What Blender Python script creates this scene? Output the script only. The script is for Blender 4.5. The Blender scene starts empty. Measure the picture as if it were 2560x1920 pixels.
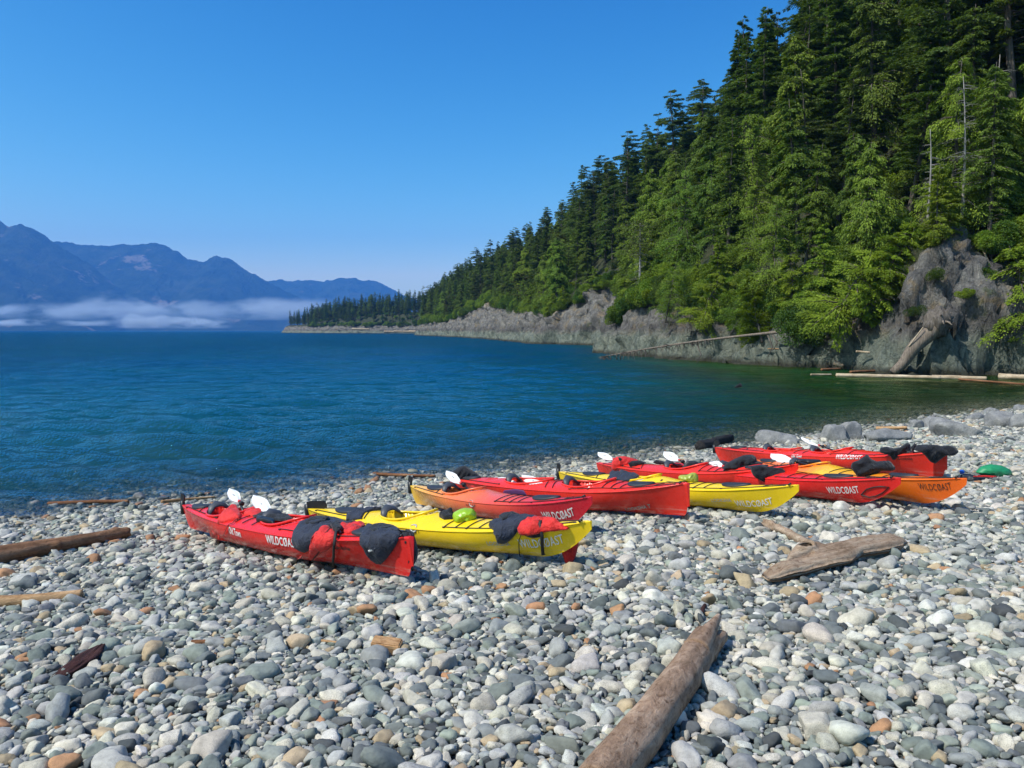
import bpy, bmesh, math, random
import numpy as np
from mathutils import Vector, Matrix, noise
random.seed(7); RNG = np.random.default_rng(11)
scene = bpy.context.scene
COL = scene.collection

# ------------------------------------------------------------------ camera, sky, sun, exposure
CAM_H = 3.1
PITCH = math.atan(134 / 2000.0)
FOC = 2000.0                                   # focal length in photo pixels (photo 2560 wide)
cam_d = bpy.data.cameras.new('camera'); cam_d.sensor_width = 36.0; cam_d.lens = 36.0 * FOC / 2560.0
cam_d.clip_start = 0.1; cam_d.clip_end = 60000
cam = bpy.data.objects.new('camera', cam_d); COL.objects.link(cam)
cam.location = (0, 0, CAM_H); cam.rotation_euler = (math.pi / 2 - PITCH, 0, 0)
scene.camera = cam

SUN_EL = math.radians(53)
SUN_H = Vector((-0.90, -0.43)).normalized()    # horizontal direction towards the sun: left, a little behind the camera
world = bpy.data.worlds.new('World'); scene.world = world; world.use_nodes = True
wn = world.node_tree.nodes; wl = world.node_tree.links
sky = wn.new('ShaderNodeTexSky'); sky.sky_type = 'NISHITA'; sky.sun_disc = False
sky.sun_elevation = SUN_EL; sky.sun_rotation = math.atan2(SUN_H.x, SUN_H.y)
sky.altitude = 0; sky.air_density = 1.0; sky.dust_density = 1.0; sky.ozone_density = 3.0
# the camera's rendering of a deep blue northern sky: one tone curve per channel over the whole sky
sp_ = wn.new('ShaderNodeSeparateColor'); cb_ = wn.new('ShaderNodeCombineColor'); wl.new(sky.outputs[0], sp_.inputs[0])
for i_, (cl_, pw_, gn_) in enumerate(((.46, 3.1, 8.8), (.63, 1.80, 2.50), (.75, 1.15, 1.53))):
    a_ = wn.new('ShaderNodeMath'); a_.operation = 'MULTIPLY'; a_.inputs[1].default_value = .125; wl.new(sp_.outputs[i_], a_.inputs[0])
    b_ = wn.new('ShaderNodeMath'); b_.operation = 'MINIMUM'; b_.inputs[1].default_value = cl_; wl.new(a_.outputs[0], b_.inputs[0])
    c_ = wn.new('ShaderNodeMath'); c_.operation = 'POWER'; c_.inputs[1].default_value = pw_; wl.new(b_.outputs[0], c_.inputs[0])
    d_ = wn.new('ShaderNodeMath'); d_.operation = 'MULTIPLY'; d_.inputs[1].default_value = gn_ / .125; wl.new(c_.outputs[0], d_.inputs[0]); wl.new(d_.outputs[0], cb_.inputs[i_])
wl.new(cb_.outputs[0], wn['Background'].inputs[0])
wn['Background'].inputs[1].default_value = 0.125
sun_d = bpy.data.lights.new('sun', 'SUN'); sun_d.energy = 5.0; sun_d.angle = math.radians(0.53); sun_d.color = (1.0, 0.955, 0.89)
sun = bpy.data.objects.new('sun', sun_d); COL.objects.link(sun)
sdir = Vector((SUN_H.x * math.cos(SUN_EL), SUN_H.y * math.cos(SUN_EL), math.sin(SUN_EL)))
sun.rotation_euler = sdir.to_track_quat('Z', 'Y').to_euler()
sun.location = (-30, -20, 60)
scene.view_settings.view_transform = 'Standard'; scene.view_settings.look = 'None'
scene.view_settings.gamma = 1.0; scene.view_settings.exposure = 0.0; scene.view_settings.use_curve_mapping = False
scene.render.engine = 'CYCLES'
cy = scene.cycles
cy.max_bounces = 6; cy.diffuse_bounces = 2; cy.glossy_bounces = 2; cy.transmission_bounces = 3; cy.volume_bounces = 1
cy.transparent_max_bounces = 8; cy.caustics_reflective = False; cy.caustics_refractive = False
cy.sample_clamp_indirect = 4.0
cy.use_denoising = True
cy.use_adaptive_sampling = True; cy.adaptive_threshold = 0.02

# ------------------------------------------------------------------ plan of the place
def ray(px, py):
    u = (px - 1280) / FOC; v = -(py - 960) / FOC
    c, s = math.cos(PITCH), math.sin(PITCH)
    return Vector((u, c + v * s, -s + v * c))
def to_pix(p):
    x, y, z = p[0], p[1], p[2] - CAM_H
    c, s = math.cos(PITCH), math.sin(PITCH)
    f = y * c - z * s; v = y * s + z * c
    return 1280 + FOC * x / f, 960 - FOC * v / f
def shore_dist(x, y):
    """metres up the beach from the waterline (negative = out in the water)"""
    u = .857 * x + .514 * y
    return 15.4 + 1.0 * np.clip((u - 10) / 16.6, -1, 1.2) ** 2 - (-.514 * x + .857 * y)
def gz(x, y):
    d = shore_dist(x, y)
    z = .084 * d - .03
    z = np.where(d < -20, -1.68 + (d + 20) * .12, z)
    z = z + .018 * np.sin(x * 1.3 + y * .7) + .014 * np.sin(y * 2.1 - x * .9)
    return np.clip(z, -9.0, 3.6)
def hit(px, py, h=0.0):
    d = ray(px, py); lo, hi = .5, 600
    for _ in range(60):
        m = (lo + hi) / 2
        if CAM_H + d.z * m - float(gz(d.x * m, d.y * m)) - h > 0: lo = m
        else: hi = m
    return Vector((d.x * lo, d.y * lo, CAM_H + d.z * lo))
def at_dist(px, py, Y):
    d = ray(px, py); k = Y / d.y
    return Vector((d.x * k, Y, CAM_H + d.z * k))
def at_height(px, py, z):
    d = ray(px, py); k = (z - CAM_H) / d.z
    return Vector((d.x * k, d.y * k, z))

# ------------------------------------------------------------------ helpers
def tag(o, label=None, cat=None, group=None, kind=None):
    if label: o['label'] = label
    if cat: o['category'] = cat
    if group: o['group'] = group
    if kind: o['kind'] = kind
    return o
def link(name, me, mat=None, parent=None, smooth=True):
    o = bpy.data.objects.new(name, me); COL.objects.link(o)
    if mat is not None and len(me.materials) == 0: me.materials.append(mat)
    if parent is not None: o.parent = parent
    return o
def mesh(name, V, F, smooth=True):
    me = bpy.data.meshes.new(name)
    V = np.asarray(V, dtype=np.float32)
    if isinstance(F, np.ndarray):
        n, k = F.shape
        me.vertices.add(len(V)); me.vertices.foreach_set('co', V.ravel())
        me.loops.add(n * k); me.loops.foreach_set('vertex_index', F.astype(np.int32).ravel())
        me.polygons.add(n); me.polygons.foreach_set('loop_start', np.arange(0, n * k, k, dtype=np.int32))
        me.update(calc_edges=True)
    else:
        me.from_pydata([tuple(map(float, v)) for v in V], [], F); me.update()
    if smooth: me.polygons.foreach_set('use_smooth', np.ones(len(me.polygons), dtype=bool))
    return me
def grid_faces(nu, nv, wrap_v=False):
    i = np.arange(nu - 1)[:, None]; j = np.arange(nv if wrap_v else nv - 1)[None, :]
    a = i * nv + j; b = i * nv + (j + 1) % nv; c = (i + 1) * nv + (j + 1) % nv; d = (i + 1) * nv + j
    return np.stack([a, b, c, d], -1).reshape(-1, 4)
def empty(name, loc=(0, 0, 0), rot=(0, 0, 0)):
    o = bpy.data.objects.new(name, None); COL.objects.link(o); o.location = loc; o.rotation_euler = rot
    o.empty_display_size = .2
    return o
class MB:
    def __init__(s): s.V = []; s.F = []
    def add(s, V, F):
        b = len(s.V); s.V += [tuple(map(float, v)) for v in V]; s.F += [tuple(int(i) + b for i in f) for f in F]
    def tube(s, pts, r, n=8, cap=True, flat=1.0, up=None):
        pts = [Vector(p) for p in pts]; m = len(pts)
        rr = r if hasattr(r, '__len__') else [r] * m
        V = []; prev = None
        for i, p in enumerate(pts):
            t = (pts[min(i + 1, m - 1)] - pts[max(i - 1, 0)])
            if t.length < 1e-9: t = Vector((1, 0, 0))
            t.normalize()
            if prev is None:
                a = Vector(up) if up else (Vector((0, 0, 1)) if abs(t.z) < .9 else Vector((1, 0, 0)))
            else: a = prev
            a = (a - t * a.dot(t)); a.normalize(); b = t.cross(a); prev = a
            for k in range(n):
                q = 2 * math.pi * k / n
                V.append(p + b * (math.cos(q) * rr[i]) + a * (math.sin(q) * rr[i] * flat))
        F = []
        for i in range(m - 1):
            for k in range(n):
                F.append((i * n + k, i * n + (k + 1) % n, (i + 1) * n + (k + 1) % n, (i + 1) * n + k))
        if cap: F += [tuple(range(n))[::-1], tuple((m - 1) * n + k for k in range(n))]
        s.add(V, F)
    def box(s, c, sz, R=None):
        V = []
        for x in (-1, 1):
            for y in (-1, 1):
                for z in (-1, 1):
                    v = Vector((x * sz[0] / 2, y * sz[1] / 2, z * sz[2] / 2))
                    if R is not None: v = R @ v
                    V.append(v + Vector(c))
        s.add(V, [(0, 1, 3, 2), (4, 6, 7, 5), (0, 4, 5, 1), (2, 3, 7, 6), (0, 2, 6, 4), (1, 5, 7, 3)])
    def build(s, name, mat, parent=None, smooth=True):
        return link(name, mesh(name, s.V, s.F, smooth), mat, parent)
def icos(sub):
    bm = bmesh.new(); bmesh.ops.create_icosphere(bm, subdivisions=sub, radius=1)
    V = np.array([v.co[:] for v in bm.verts]); F = np.array([[v.index for v in f.verts] for f in bm.faces]); bm.free()
    return V, F
def fbm(V, sc, octv=4, H=1.0):
    return np.array([noise.fractal(Vector((v[0] * sc, v[1] * sc, v[2] * sc)), H, 2.0, octv) for v in V])

# ------------------------------------------------------------------ materials
class NT:
    def __init__(s, name):
        s.m = bpy.data.materials.new(name); s.m.use_nodes = True; s.t = s.m.node_tree
        s.n = s.t.nodes; s.l = s.t.links; s.p = s.n['Principled BSDF']; s.out = s.n['Material Output']
    def set(s, node, k, v):
        sock = node.inputs[k]
        if isinstance(v, bpy.types.NodeSocket): s.l.new(v, sock)
        elif v is not None:
            if sock.type == 'RGBA' and hasattr(v, '__len__') and len(v) == 3: v = (*v, 1)
            sock.default_value = v
    def node(s, ty, ins=None, **at):
        n = s.n.new(ty)
        for k, v in at.items(): setattr(n, k, v)
        for k, v in (ins or {}).items(): s.set(n, k, v)
        return n
    def noise(s, vec, scale, detail=4, rough=.55, dist=0.0): 
        return s.node('ShaderNodeTexNoise', {'Vector': vec, 'Scale': scale, 'Detail': detail, 'Roughness': rough, 'Distortion': dist}).outputs['Fac']
    def ramp(s, fac, stops):
        n = s.node('ShaderNodeValToRGB', {'Fac': fac}); e = n.color_ramp.elements
        while len(e) > 1: e.remove(e[-1])
        for i, (p, c) in enumerate(stops):
            q = e[0] if i == 0 else e.new(p)
            q.position = p; c = c if hasattr(c, '__len__') else (c, c, c); q.color = (*c[:3], 1)
        return n.outputs['Color']
    def mix(s, f, a, b, ty='MIX'):
        n = s.node('ShaderNodeMix', data_type='RGBA', blend_type=ty)
        s.set(n, 0, f); s.set(n, 6, a); s.set(n, 7, b); return n.outputs[2]
    def math(s, op, a, b=None, c=None, clamp=False):
        n = s.node('ShaderNodeMath', operation=op, use_clamp=clamp); s.set(n, 0, a)
        if b is not None: s.set(n, 1, b)
        if c is not None: s.set(n, 2, c)
        return n.outputs[0]
    def maprange(s, v, a, b, c=0., d=1.):
        return s.node('ShaderNodeMapRange', {0: v, 1: a, 2: b, 3: c, 4: d}, clamp=True).outputs[0]
    def pos(s): return s.node('ShaderNodeNewGeometry').outputs['Position']
    def obj(s): return s.node('ShaderNodeTexCoord').outputs['Object']
    def mapping(s, vec, sc=(1, 1, 1), rot=(0, 0, 0)): return s.node('ShaderNodeMapping', {'Vector': vec, 'Scale': sc, 'Rotation': rot}).outputs[0]
    def sep(s, v): return s.node('ShaderNodeSeparateXYZ', {0: v}).outputs
    def bump(s, h, strength=.5, dist=.02):
        b = s.node('ShaderNodeBump', {'Height': h, 'Strength': strength, 'Distance': dist}); s.l.new(b.outputs[0], s.p.inputs['Normal']); return b.outputs[0]
    def base(s, c, rough=.7, spec=None):
        s.set(s.p, 'Base Color', c); s.set(s.p, 'Roughness', rough)
        if spec is not None: s.set(s.p, 'Specular IOR Level', spec)
        return s.m
def simple(name, c, rough=.6, var=.15, sc=8, bump=0.0, bsc=40, spec=None):
    t = NT(name); f = t.noise(t.obj(), sc, 5)
    lo = tuple(x * (1 - var) for x in c); hi = tuple(min(1, x * (1 + var)) for x in c)
    t.base(t.ramp(f, [(.3, lo), (.7, hi)]), rough, spec)
    if bump: t.bump(t.noise(t.obj(), bsc, 4), bump, .01)
    return t.m

def mat_stone():
    t = NT('stone')
    a = t.node('ShaderNodeAttribute', attribute_name='col', attribute_type='INSTANCER').outputs['Color']
    a = t.mix(1, a, (1.02, 1.0, .935), 'MULTIPLY')
    sp = t.node('ShaderNodeAttribute', attribute_name='spk', attribute_type='INSTANCER').outputs['Fac']
    P = t.pos(); z = t.sep(P)[2]
    n1 = t.noise(P, 22, 4, .6); c = t.mix(1, a, t.ramp(n1, [(.25, .72), (.5, 1.0), (.75, 1.22)]), 'MULTIPLY')
    n2 = t.noise(P, 240, 3, .65); dots = t.ramp(n2, [(.36, .35), (.46, 1.0), (.58, 1.0), (.68, 1.25)])
    c = t.mix(sp, c, t.mix(1, c, dots, 'MULTIPLY'))
    wet = t.maprange(t.math('ADD', z, t.math('MULTIPLY', t.noise(P, 1.5, 3), .10)), .10, .17, 1, 0)
    c = t.mix(t.math('MULTIPLY', wet, .75), c, t.mix(1, c, (.42, .42, .38), 'MULTIPLY'))
    deep = t.maprange(z, -.75, -.02, 1, 0)
    c = t.mix(t.math('MULTIPLY', deep, .8), c, (.055, .06, .022))
    t.base(c, t.maprange(wet, 0, 1, .82, .30), .35)
    h = t.math('ADD', t.noise(P, 55, 5, .65), t.math('MULTIPLY', t.noise(P, 240, 2, .6), .35))
    t.bump(h, .6, .008); return t.m
def mat_ground():
    t = NT('gravel_ground'); P = t.pos(); z = t.sep(P)[2]
    v = t.node('ShaderNodeTexVoronoi', {'Vector': P, 'Scale': 26.0, 'Randomness': 1.0})
    hs = t.node('ShaderNodeSeparateColor', {0: v.outputs['Color']}).outputs[0]
    c = t.ramp(hs, [(0, (.05, .057, .056)), (.35, (.11, .125, .12)), (.7, (.2, .21, .2)), (1, (.33, .31, .27))])
    c = t.mix(1, c, t.ramp(v.outputs['Distance'], [(0, 1.0), (.6, .75), (.9, .25)]), 'MULTIPLY')
    under = t.maprange(z, -.15, .08, 1, 0)
    sea = t.ramp(t.noise(P, .9, 6, .7), [(.3, (.018, .025, .008)), (.5, (.06, .062, .022)), (.65, (.11, .1, .045)), (.8, (.05, .075, .02))])
    c = t.mix(under, c, sea)
    t.base(c, .85); t.bump(t.math('SUBTRACT', 1.0, v.outputs['Distance']), .8, .02); return t.m
def mat_rock():
    t = NT('cliff_rock'); P = t.pos(); xyz = t.sep(P); z = xyz[2]
    warp = t.noise(P, .25, 4)
    Pd = t.mapping(P, (1, 1, .45), (.25, .5, .3))
    n = t.noise(Pd, .9, 8, .68, .6); n2 = t.noise(P, 5, 6, .7)
    low = t.ramp(n, [(.28, (.05, .06, .05)), (.45, (.125, .145, .118)), (.6, (.20, .215, .168)), (.75, (.33, .33, .24))])
    high = t.ramp(n, [(.28, (.05, .048, .046)), (.45, (.13, .124, .116)), (.6, (.21, .20, .18)), (.72, (.34, .32, .27))])
    lich = t.maprange(t.noise(P, .45, 5, .7), .54, .64)
    high = t.mix(t.math('MULTIPLY', lich, .7), high, (.27, .20, .11))
    moss = t.maprange(t.noise(t.mapping(P, (1, 1, 1), (0, 0, 1.)), .7, 4, .6), .60, .70)
    high = t.mix(t.math('MULTIPLY', moss, .6), high, (.07, .09, .03))
    zz = t.math('ADD', z, t.math('MULTIPLY', t.math('SUBTRACT', warp, .5), 2.6))
    f = t.maprange(zz, 2.3, 3.3)
    c = t.mix(f, low, high)
    c = t.mix(1, c, t.ramp(n2, [(.3, .6), (.5, 1), (.75, 1.3)]), 'MULTIPLY')
    wetl = t.maprange(t.math('ADD', z, t.math('MULTIPLY', t.noise(P, 1.1, 3), .5)), .45, .95, 1, 0)
    c = t.mix(t.math('MULTIPLY', wetl, .85), c, (.030, .027, .017))
    mid = t.math('MULTIPLY', t.maprange(zz, 2.6, 3.2), t.maprange(zz, 3.6, 5.0, 1, 0)); c = t.mix(t.math('MULTIPLY', mid, .45), c, (.05, .045, .045))
    vo = t.node('ShaderNodeTexVoronoi', {'Vector': t.mapping(t.node('ShaderNodeVectorMath', {0: P, 1: t.node('ShaderNodeTexNoise', {'Vector': P, 'Scale': 1.2, 'Detail': 3}).outputs['Color']}, operation='ADD').outputs[0], (1, 1, .55), (.4, .3, 0)), 'Scale': .55}, feature='DISTANCE_TO_EDGE')
    crack = t.maprange(vo.outputs[0], 0, .045)
    c = t.mix(1, c, t.ramp(crack, [(0, .72), (1, 1)]), 'MULTIPLY')
    rg_ = t.node('ShaderNodeTexNoise', {'Vector': t.mapping(P, (1, 1, .8), (.5, .2, 0)), 'Scale': .75, 'Detail': 7, 'Roughness': .6, 'Distortion': .4}); rg_.noise_type = 'RIDGED_MULTIFRACTAL'
    rg2 = t.node('ShaderNodeTexNoise', {'Vector': t.mapping(P, (1, 1, .35), (.1, .7, 0)), 'Scale': 2.6, 'Detail': 5, 'Roughness': .6}); rg2.noise_type = 'RIDGED_MULTIFRACTAL'
    fis = t.math('MULTIPLY', t.math('ADD', t.maprange(rg2.outputs[0], .8, 1.25, 0, 1), t.maprange(rg_.outputs[0], 1.0, 1.5, 0, 1), clamp=True), .8)
    c = t.mix(fis, c, t.mix(1, c, (.35, .34, .33), 'MULTIPLY'))  # creases darkened in the colour, standing in for the shade inside them
    t.base(c, .9, .25)
    n = t.math('SUBTRACT', t.math('MULTIPLY', n, 1.2), t.math('MULTIPLY', t.math('ADD', rg_.outputs[0], t.math('MULTIPLY', rg2.outputs[0], .4)), .45)); h = t.math('ADD', t.math('ADD', t.math('MULTIPLY', n, 1.0), t.math('MULTIPLY', n2, .35)), t.math('MULTIPLY', crack, .06))
    t.bump(h, 1.0, .55); return t.m
def mat_soil():
    t = NT('forest_floor'); P = t.pos()
    t.base(t.ramp(t.noise(P, .8, 6, .7), [(.3, (.012, .018, .006)), (.5, (.03, .04, .012)), (.7, (.06, .05, .028))]), .95); t.bump(t.noise(P, 3, 5), 1, .4); return t.m
def mat_leaf(name, dark, light, yel=None, transl=.30):
    t = NT(name); P = t.pos()
    r = t.node('ShaderNodeObjectInfo').outputs['Random']
    n = t.noise(P, .55, 4, .6); n2 = t.noise(P, 4.5, 3, .6)
    c = t.ramp(t.math('ADD', t.math('MULTIPLY', n, .6), t.math('MULTIPLY', n2, .4)), [(.36, dark), (.62, light)])
    tone = t.ramp(r, [(0, (.88, .90, .85)), (.25, (1.15, 1.05, .8)), (.5, (1.2, 1.22, .95)), (.75, (1.5, 1.35, .9)), (1, (1.0, 1.15, .95))])
    c = t.mix(1, c, tone, 'MULTIPLY')
    t.base(c, .62, .22)
    tr = t.node('ShaderNodeBsdfTranslucent', {'Color': t.mix(1, c, (1.15, 1.25, .55), 'MULTIPLY')})
    mx = t.node('ShaderNodeMixShader', {0: transl}); t.l.new(t.p.outputs[0], mx.inputs[1]); t.l.new(tr.outputs[0], mx.inputs[2])
    t.l.new(mx.outputs[0], t.out.inputs[0]); return t.m
def mat_bark(name, dark, light, sc=9, stretch=.12):
    t = NT(name); O = t.obj(); v = t.mapping(O, (1, 1, stretch))
    n = t.noise(v, sc, 6, .65)
    t.base(t.ramp(n, [(.3, dark), (.5, tuple((a + b) / 2 for a, b in zip(dark, light))), (.7, light)]), .88, .2); t.bump(n, .7, .03); return t.m
def mat_drift(name, dark, mid, light, sc=14, axis=0, knots=True, stretch=.09):
    t = NT(name); O = t.obj(); s = [1, 1, 1]; s[axis] = stretch
    g = t.noise(t.mapping(O, tuple(s)), sc, 7, .68, .35); b = t.noise(O, 2.2, 4, .6)
    c = t.ramp(g, [(.28, dark), (.48, mid), (.70, light)])
    c = t.mix(1, c, t.ramp(b, [(.3, (.72, .66, .6)), (.55, (1, 1, 1)), (.75, (1.18, 1.14, 1.1))]), 'MULTIPLY')
    if knots:
        k = t.node('ShaderNodeTexVoronoi', {'Vector': t.mapping(O, (1, 1, 1)), 'Scale': 6.5, 'Randomness': 1.0})
        c = t.mix(t.maprange(k.outputs['Distance'], .05, .13, .8, 0), c, (.13, .07, .04))
    t.base(c, .8, .25)
    sp = t.noise(O, 160, 3, .6)
    mo = t.noise(t.mapping(O, (.6, 1, 1)), 26, 6, .72, .8); c2 = t.mix(1, c, t.ramp(mo, [(.34, (.50, .42, .36)), (.48, (.95, .93, .9)), (.62, (1.12, 1.1, 1.08)), (.74, (1.4, 1.32, 1.25))]), 'MULTIPLY'); t.set(t.p, 'Base Color', c2)
    g = t.math('ADD', g, t.math('MULTIPLY', mo, .9))
    t.bump(t.math('ADD', g, t.math('MULTIPLY', sp, .25)), .75, .02); return t.m
def mat_plastic(name, stops, rough=.22, scuff=True, axis_len=None):
    t = NT(name); O = t.obj(); xyz = t.sep(O); n = t.noise(O, 2.2, 5, .7)
    if len(stops) > 1:
        x = t.math('ADD', xyz[0], t.math('MULTIPLY', t.math('SUBTRACT', n, .5), 1.1))
        c = t.ramp(t.maprange(x, -2.05, 2.15), stops)
    else: c = t.mix(.5, stops[0][1], t.ramp(n, [(.3, tuple(v * .88 for v in stops[0][1])), (.7, tuple(min(1, v * 1.1) for v in stops[0][1]))]))
    if scuff:
        sn = t.noise(t.mapping(O, (.8, 3, 9)), 3.5, 6, .72)
        low = t.maprange(xyz[2], .02, .17, 1, 0)
        sc = t.math('MULTIPLY', t.maprange(sn, .50, .64), t.math('MULTIPLY', low, .75))
        c = t.mix(sc, c, (.62, .48, .40))
        fine = t.maprange(t.noise(t.mapping(O, (.5, 6, 14)), 24, 4, .7), .62, .72, 0, .22)
        c = t.mix(fine, c, (.8, .62, .5))
    t.base(c, t.maprange(t.noise(O, 9, 4), .3, .7, rough - .05, rough + .14), .42)
    t.bump(t.noise(O, 6, 3), .12, .02); return t.m
def mat_fabric(name, c, rough=.8, sheen=.2):
    t = NT(name); O = t.obj(); n = t.noise(O, 7, 5, .6)
    t.base(t.ramp(n, [(.3, tuple(v * .75 for v in c)), (.7, tuple(v * 1.25 for v in c))]), rough, .3)
    t.set(t.p, 'Sheen Weight', sheen); t.bump(t.math('ADD', t.noise(O, 11, 4, .6, 1.2), t.math('MULTIPLY', t.noise(O, 60, 3), .10)), .8, .035); return t.m

M = dict(
    stone=mat_stone(), ground=mat_ground(), rock=mat_rock(), soil=mat_soil(),
    red=mat_plastic('red_plastic', [(0, (.72, .022, .018))]), red2=mat_plastic('scarlet_plastic', [(0, (.76, .035, .022))]),
    yellow=mat_plastic('yellow_plastic', [(0, (.88, .60, .014))]),
    sunset=mat_plastic('sunset_plastic', [(0, (.90, .56, .05)), (.14, (.88, .42, .06)), (.34, (.82, .20, .06)), (.55, (.78, .11, .06)), (.78, (.62, .025, .04)), (1, (.56, .015, .03))]),
    orange=mat_plastic('orange_plastic', [(0, (.82, .15, .02)), (.40, (.86, .20, .02)), (.55, (.88, .52, .03)), (.68, (.86, .34, .02)), (.85, (.84, .19, .015)), (1, (.80, .13, .012))]),
    black=simple('black_plastic', (.014, .014, .016), .42, .2), rubber=simple('black_rubber', (.022, .024, .03), .55, .2, bump=.2),
    cord=simple('black_cord', (.012, .012, .013), .7), darkgrey=simple('dark_grey_plastic', (.05, .055, .065), .5, .2),
    white=simple('white_blade', (.80, .80, .78), .35, .03), redtrim=simple('red_trim', (.6, .03, .03), .4, .1),
    navy=mat_fabric('navy_neoprene', (.022, .029, .050), .75, .1), blackcloth=mat_fabric('black_neoprene', (.011, .013, .018), .85, .15),
    vest=mat_fabric('red_nylon', (.62, .022, .018), .62, .1), lime=simple('lime_nylon', (.30, .50, .02), .35, .12, 9, .4, 14),
    olive=simple('olive_nylon', (.36, .42, .06), .35, .15, 9, .3, 12), green=simple('green_nylon', (.02, .26, .10), .5, .15, 9, .5, 10),
    blue=simple('blue_plastic', (.02, .12, .60), .4), teal=simple('pale_cloth', (.62, .74, .72), .8, .1), purple=simple('purple_nylon', (.10, .03, .12), .6),
    letter=simple('white_lettering', (.82, .80, .78), .5, .04), silver=simple('silver_lettering', (.42, .42, .40), .4, .1), dletter=simple('black_lettering', (.02, .02, .02), .5),
    pinkish=simple('pink_strap', (.75, .12, .10), .5),
    log=mat_drift('weathered_log', (.14, .085, .052), (.32, .215, .145), (.50, .37, .27), 9, stretch=.30),
    logdark=mat_drift('dark_log', (.07, .035, .018), (.22, .115, .060), (.38, .23, .14)),
    pale=mat_drift('pale_driftwood', (.15, .095, .055), (.36, .26, .18), (.50, .41, .31), knots=False),
    tanwood=mat_drift('tan_stick', (.20, .10, .045), (.42, .25, .12), (.58, .40, .24), knots=False),
    bleached=mat_drift('bleached_wood', (.22, .16, .10), (.44, .35, .24), (.62, .53, .40), 5, knots=False),
    bark=mat_drift('red_bark', (.018, .008, .007), (.055, .02, .017), (.10, .045, .035), 20, knots=False),
    orangebark=mat_drift('orange_bark', (.07, .03, .015), (.19, .085, .04), (.32, .17, .09), 10, knots=False),
    lumber=mat_drift('cut_lumber', (.42, .23, .10), (.56, .34, .17), (.66, .45, .25), 10, knots=False),
    trunk=mat_bark('trunk_bark', (.045, .035, .028), (.20, .175, .15)), greytrunk=mat_bark('grey_trunk', (.16, .145, .13), (.42, .40, .37)),
    charred=mat_drift('charred_wood', (.008, .008, .009), (.022, .022, .024), (.05, .05, .052), 20, knots=False), deadwood=mat_bark('dead_wood', (.085, .065, .05), (.30, .245, .195), 12), boulder=None)

# ------------------------------------------------------------------ beach and sea bed: one sheet to the horizon
def axis(a, b, st, far, g=1.35):
    core = list(np.arange(a, b + 1e-6, st)); s = st; lo = []; x = a
    while x > -far: s *= g; x -= s; lo.append(x)
    s = st; hi = []; x = b
    while x < far: s *= g; x += s; hi.append(x)
    return np.array(lo[::-1] + core + hi)
ax = axis(-26, 44, .28, 30000); ay = axis(-4, 50, .28, 30000)
GX, GY = np.meshgrid(ax, ay, indexing='ij')
GZ = gz(GX, GY) - .02
far = np.hypot(GX, GY) > 300
GZ = np.where(far, -9.0, GZ)
V = np.stack([GX, GY, GZ], -1).reshape(-1, 3)
beach = link('beach', mesh('beach', V, grid_faces(len(ax), len(ay))[:, ::-1]), M['ground'])
tag(beach, kind='structure')

# ------------------------------------------------------------------ beach stones
def make_stone(seed, boxy, sub=3, cuts=0):
    r = random.Random(seed); V, F = icos(sub)
    p = 2.0 + boxy
    n = (np.abs(V) ** p).sum(1) ** (-1 / p); V = V * n[:, None] if boxy else V
    off = Vector((seed * 7.3, seed * 1.7, seed * 3.1))
    d = np.array([noise.noise(Vector(v) * 1.1 + off) for v in V]); d2 = np.array([noise.noise(Vector(v) * 2.6 + off) for v in V])
    V = V * (1 + .26 * d + .11 * d2)[:, None]
    for _ in range(cuts):
        q = Vector((r.gauss(0, 1), r.gauss(0, 1), r.gauss(0, 1))).normalized(); k = r.uniform(.5, .78)
        s = V @ np.array(q); ex = np.maximum(0, s - k); V = V - np.outer(ex * .85, np.array(q))
    V = V * np.array([1, r.uniform(.60, .86), r.uniform(.38, .64)])
    # an asymmetric end
    V[:, 1] *= 1 + .22 * V[:, 0] * r.choice([-1, 1])
    me = mesh('stone', V, F); me.materials.append(M['stone']); return me
STONES = [make_stone(i + 1, [0, .8, 1.6, .3, 2.4, .5][i % 6], 3, [0, 1, 3, 0, 5, 1, 2, 6][i % 8]) for i in range(18)]
STONES_LO = STONES
PAL = np.array([(.165, .187, .177), (.115, .130, .137), (.35, .355, .345), (.50, .475, .41), (.54, .53, .49), (.38, .30, .20), (.35, .19, .105),
                (.25, .260, .262), (.205, .232, .212), (.065, .073, .078), (.44, .415, .355), (.29, .322, .28), (.145, .160, .17), (.42, .42, .40)])
PW = np.array([.12, .09, .12, .12, .04, .035, .007, .12, .09, .025, .09, .05, .06, .07]); PW /= PW.sum()
SPK = np.array([0, 0, .7, .9, .55, .5, .4, .25, .1, 0, 1.0, .1, 0, .9])
KEEP_OFF = []      # (x, y, r): places where no stone is set (under boulders)
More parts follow.
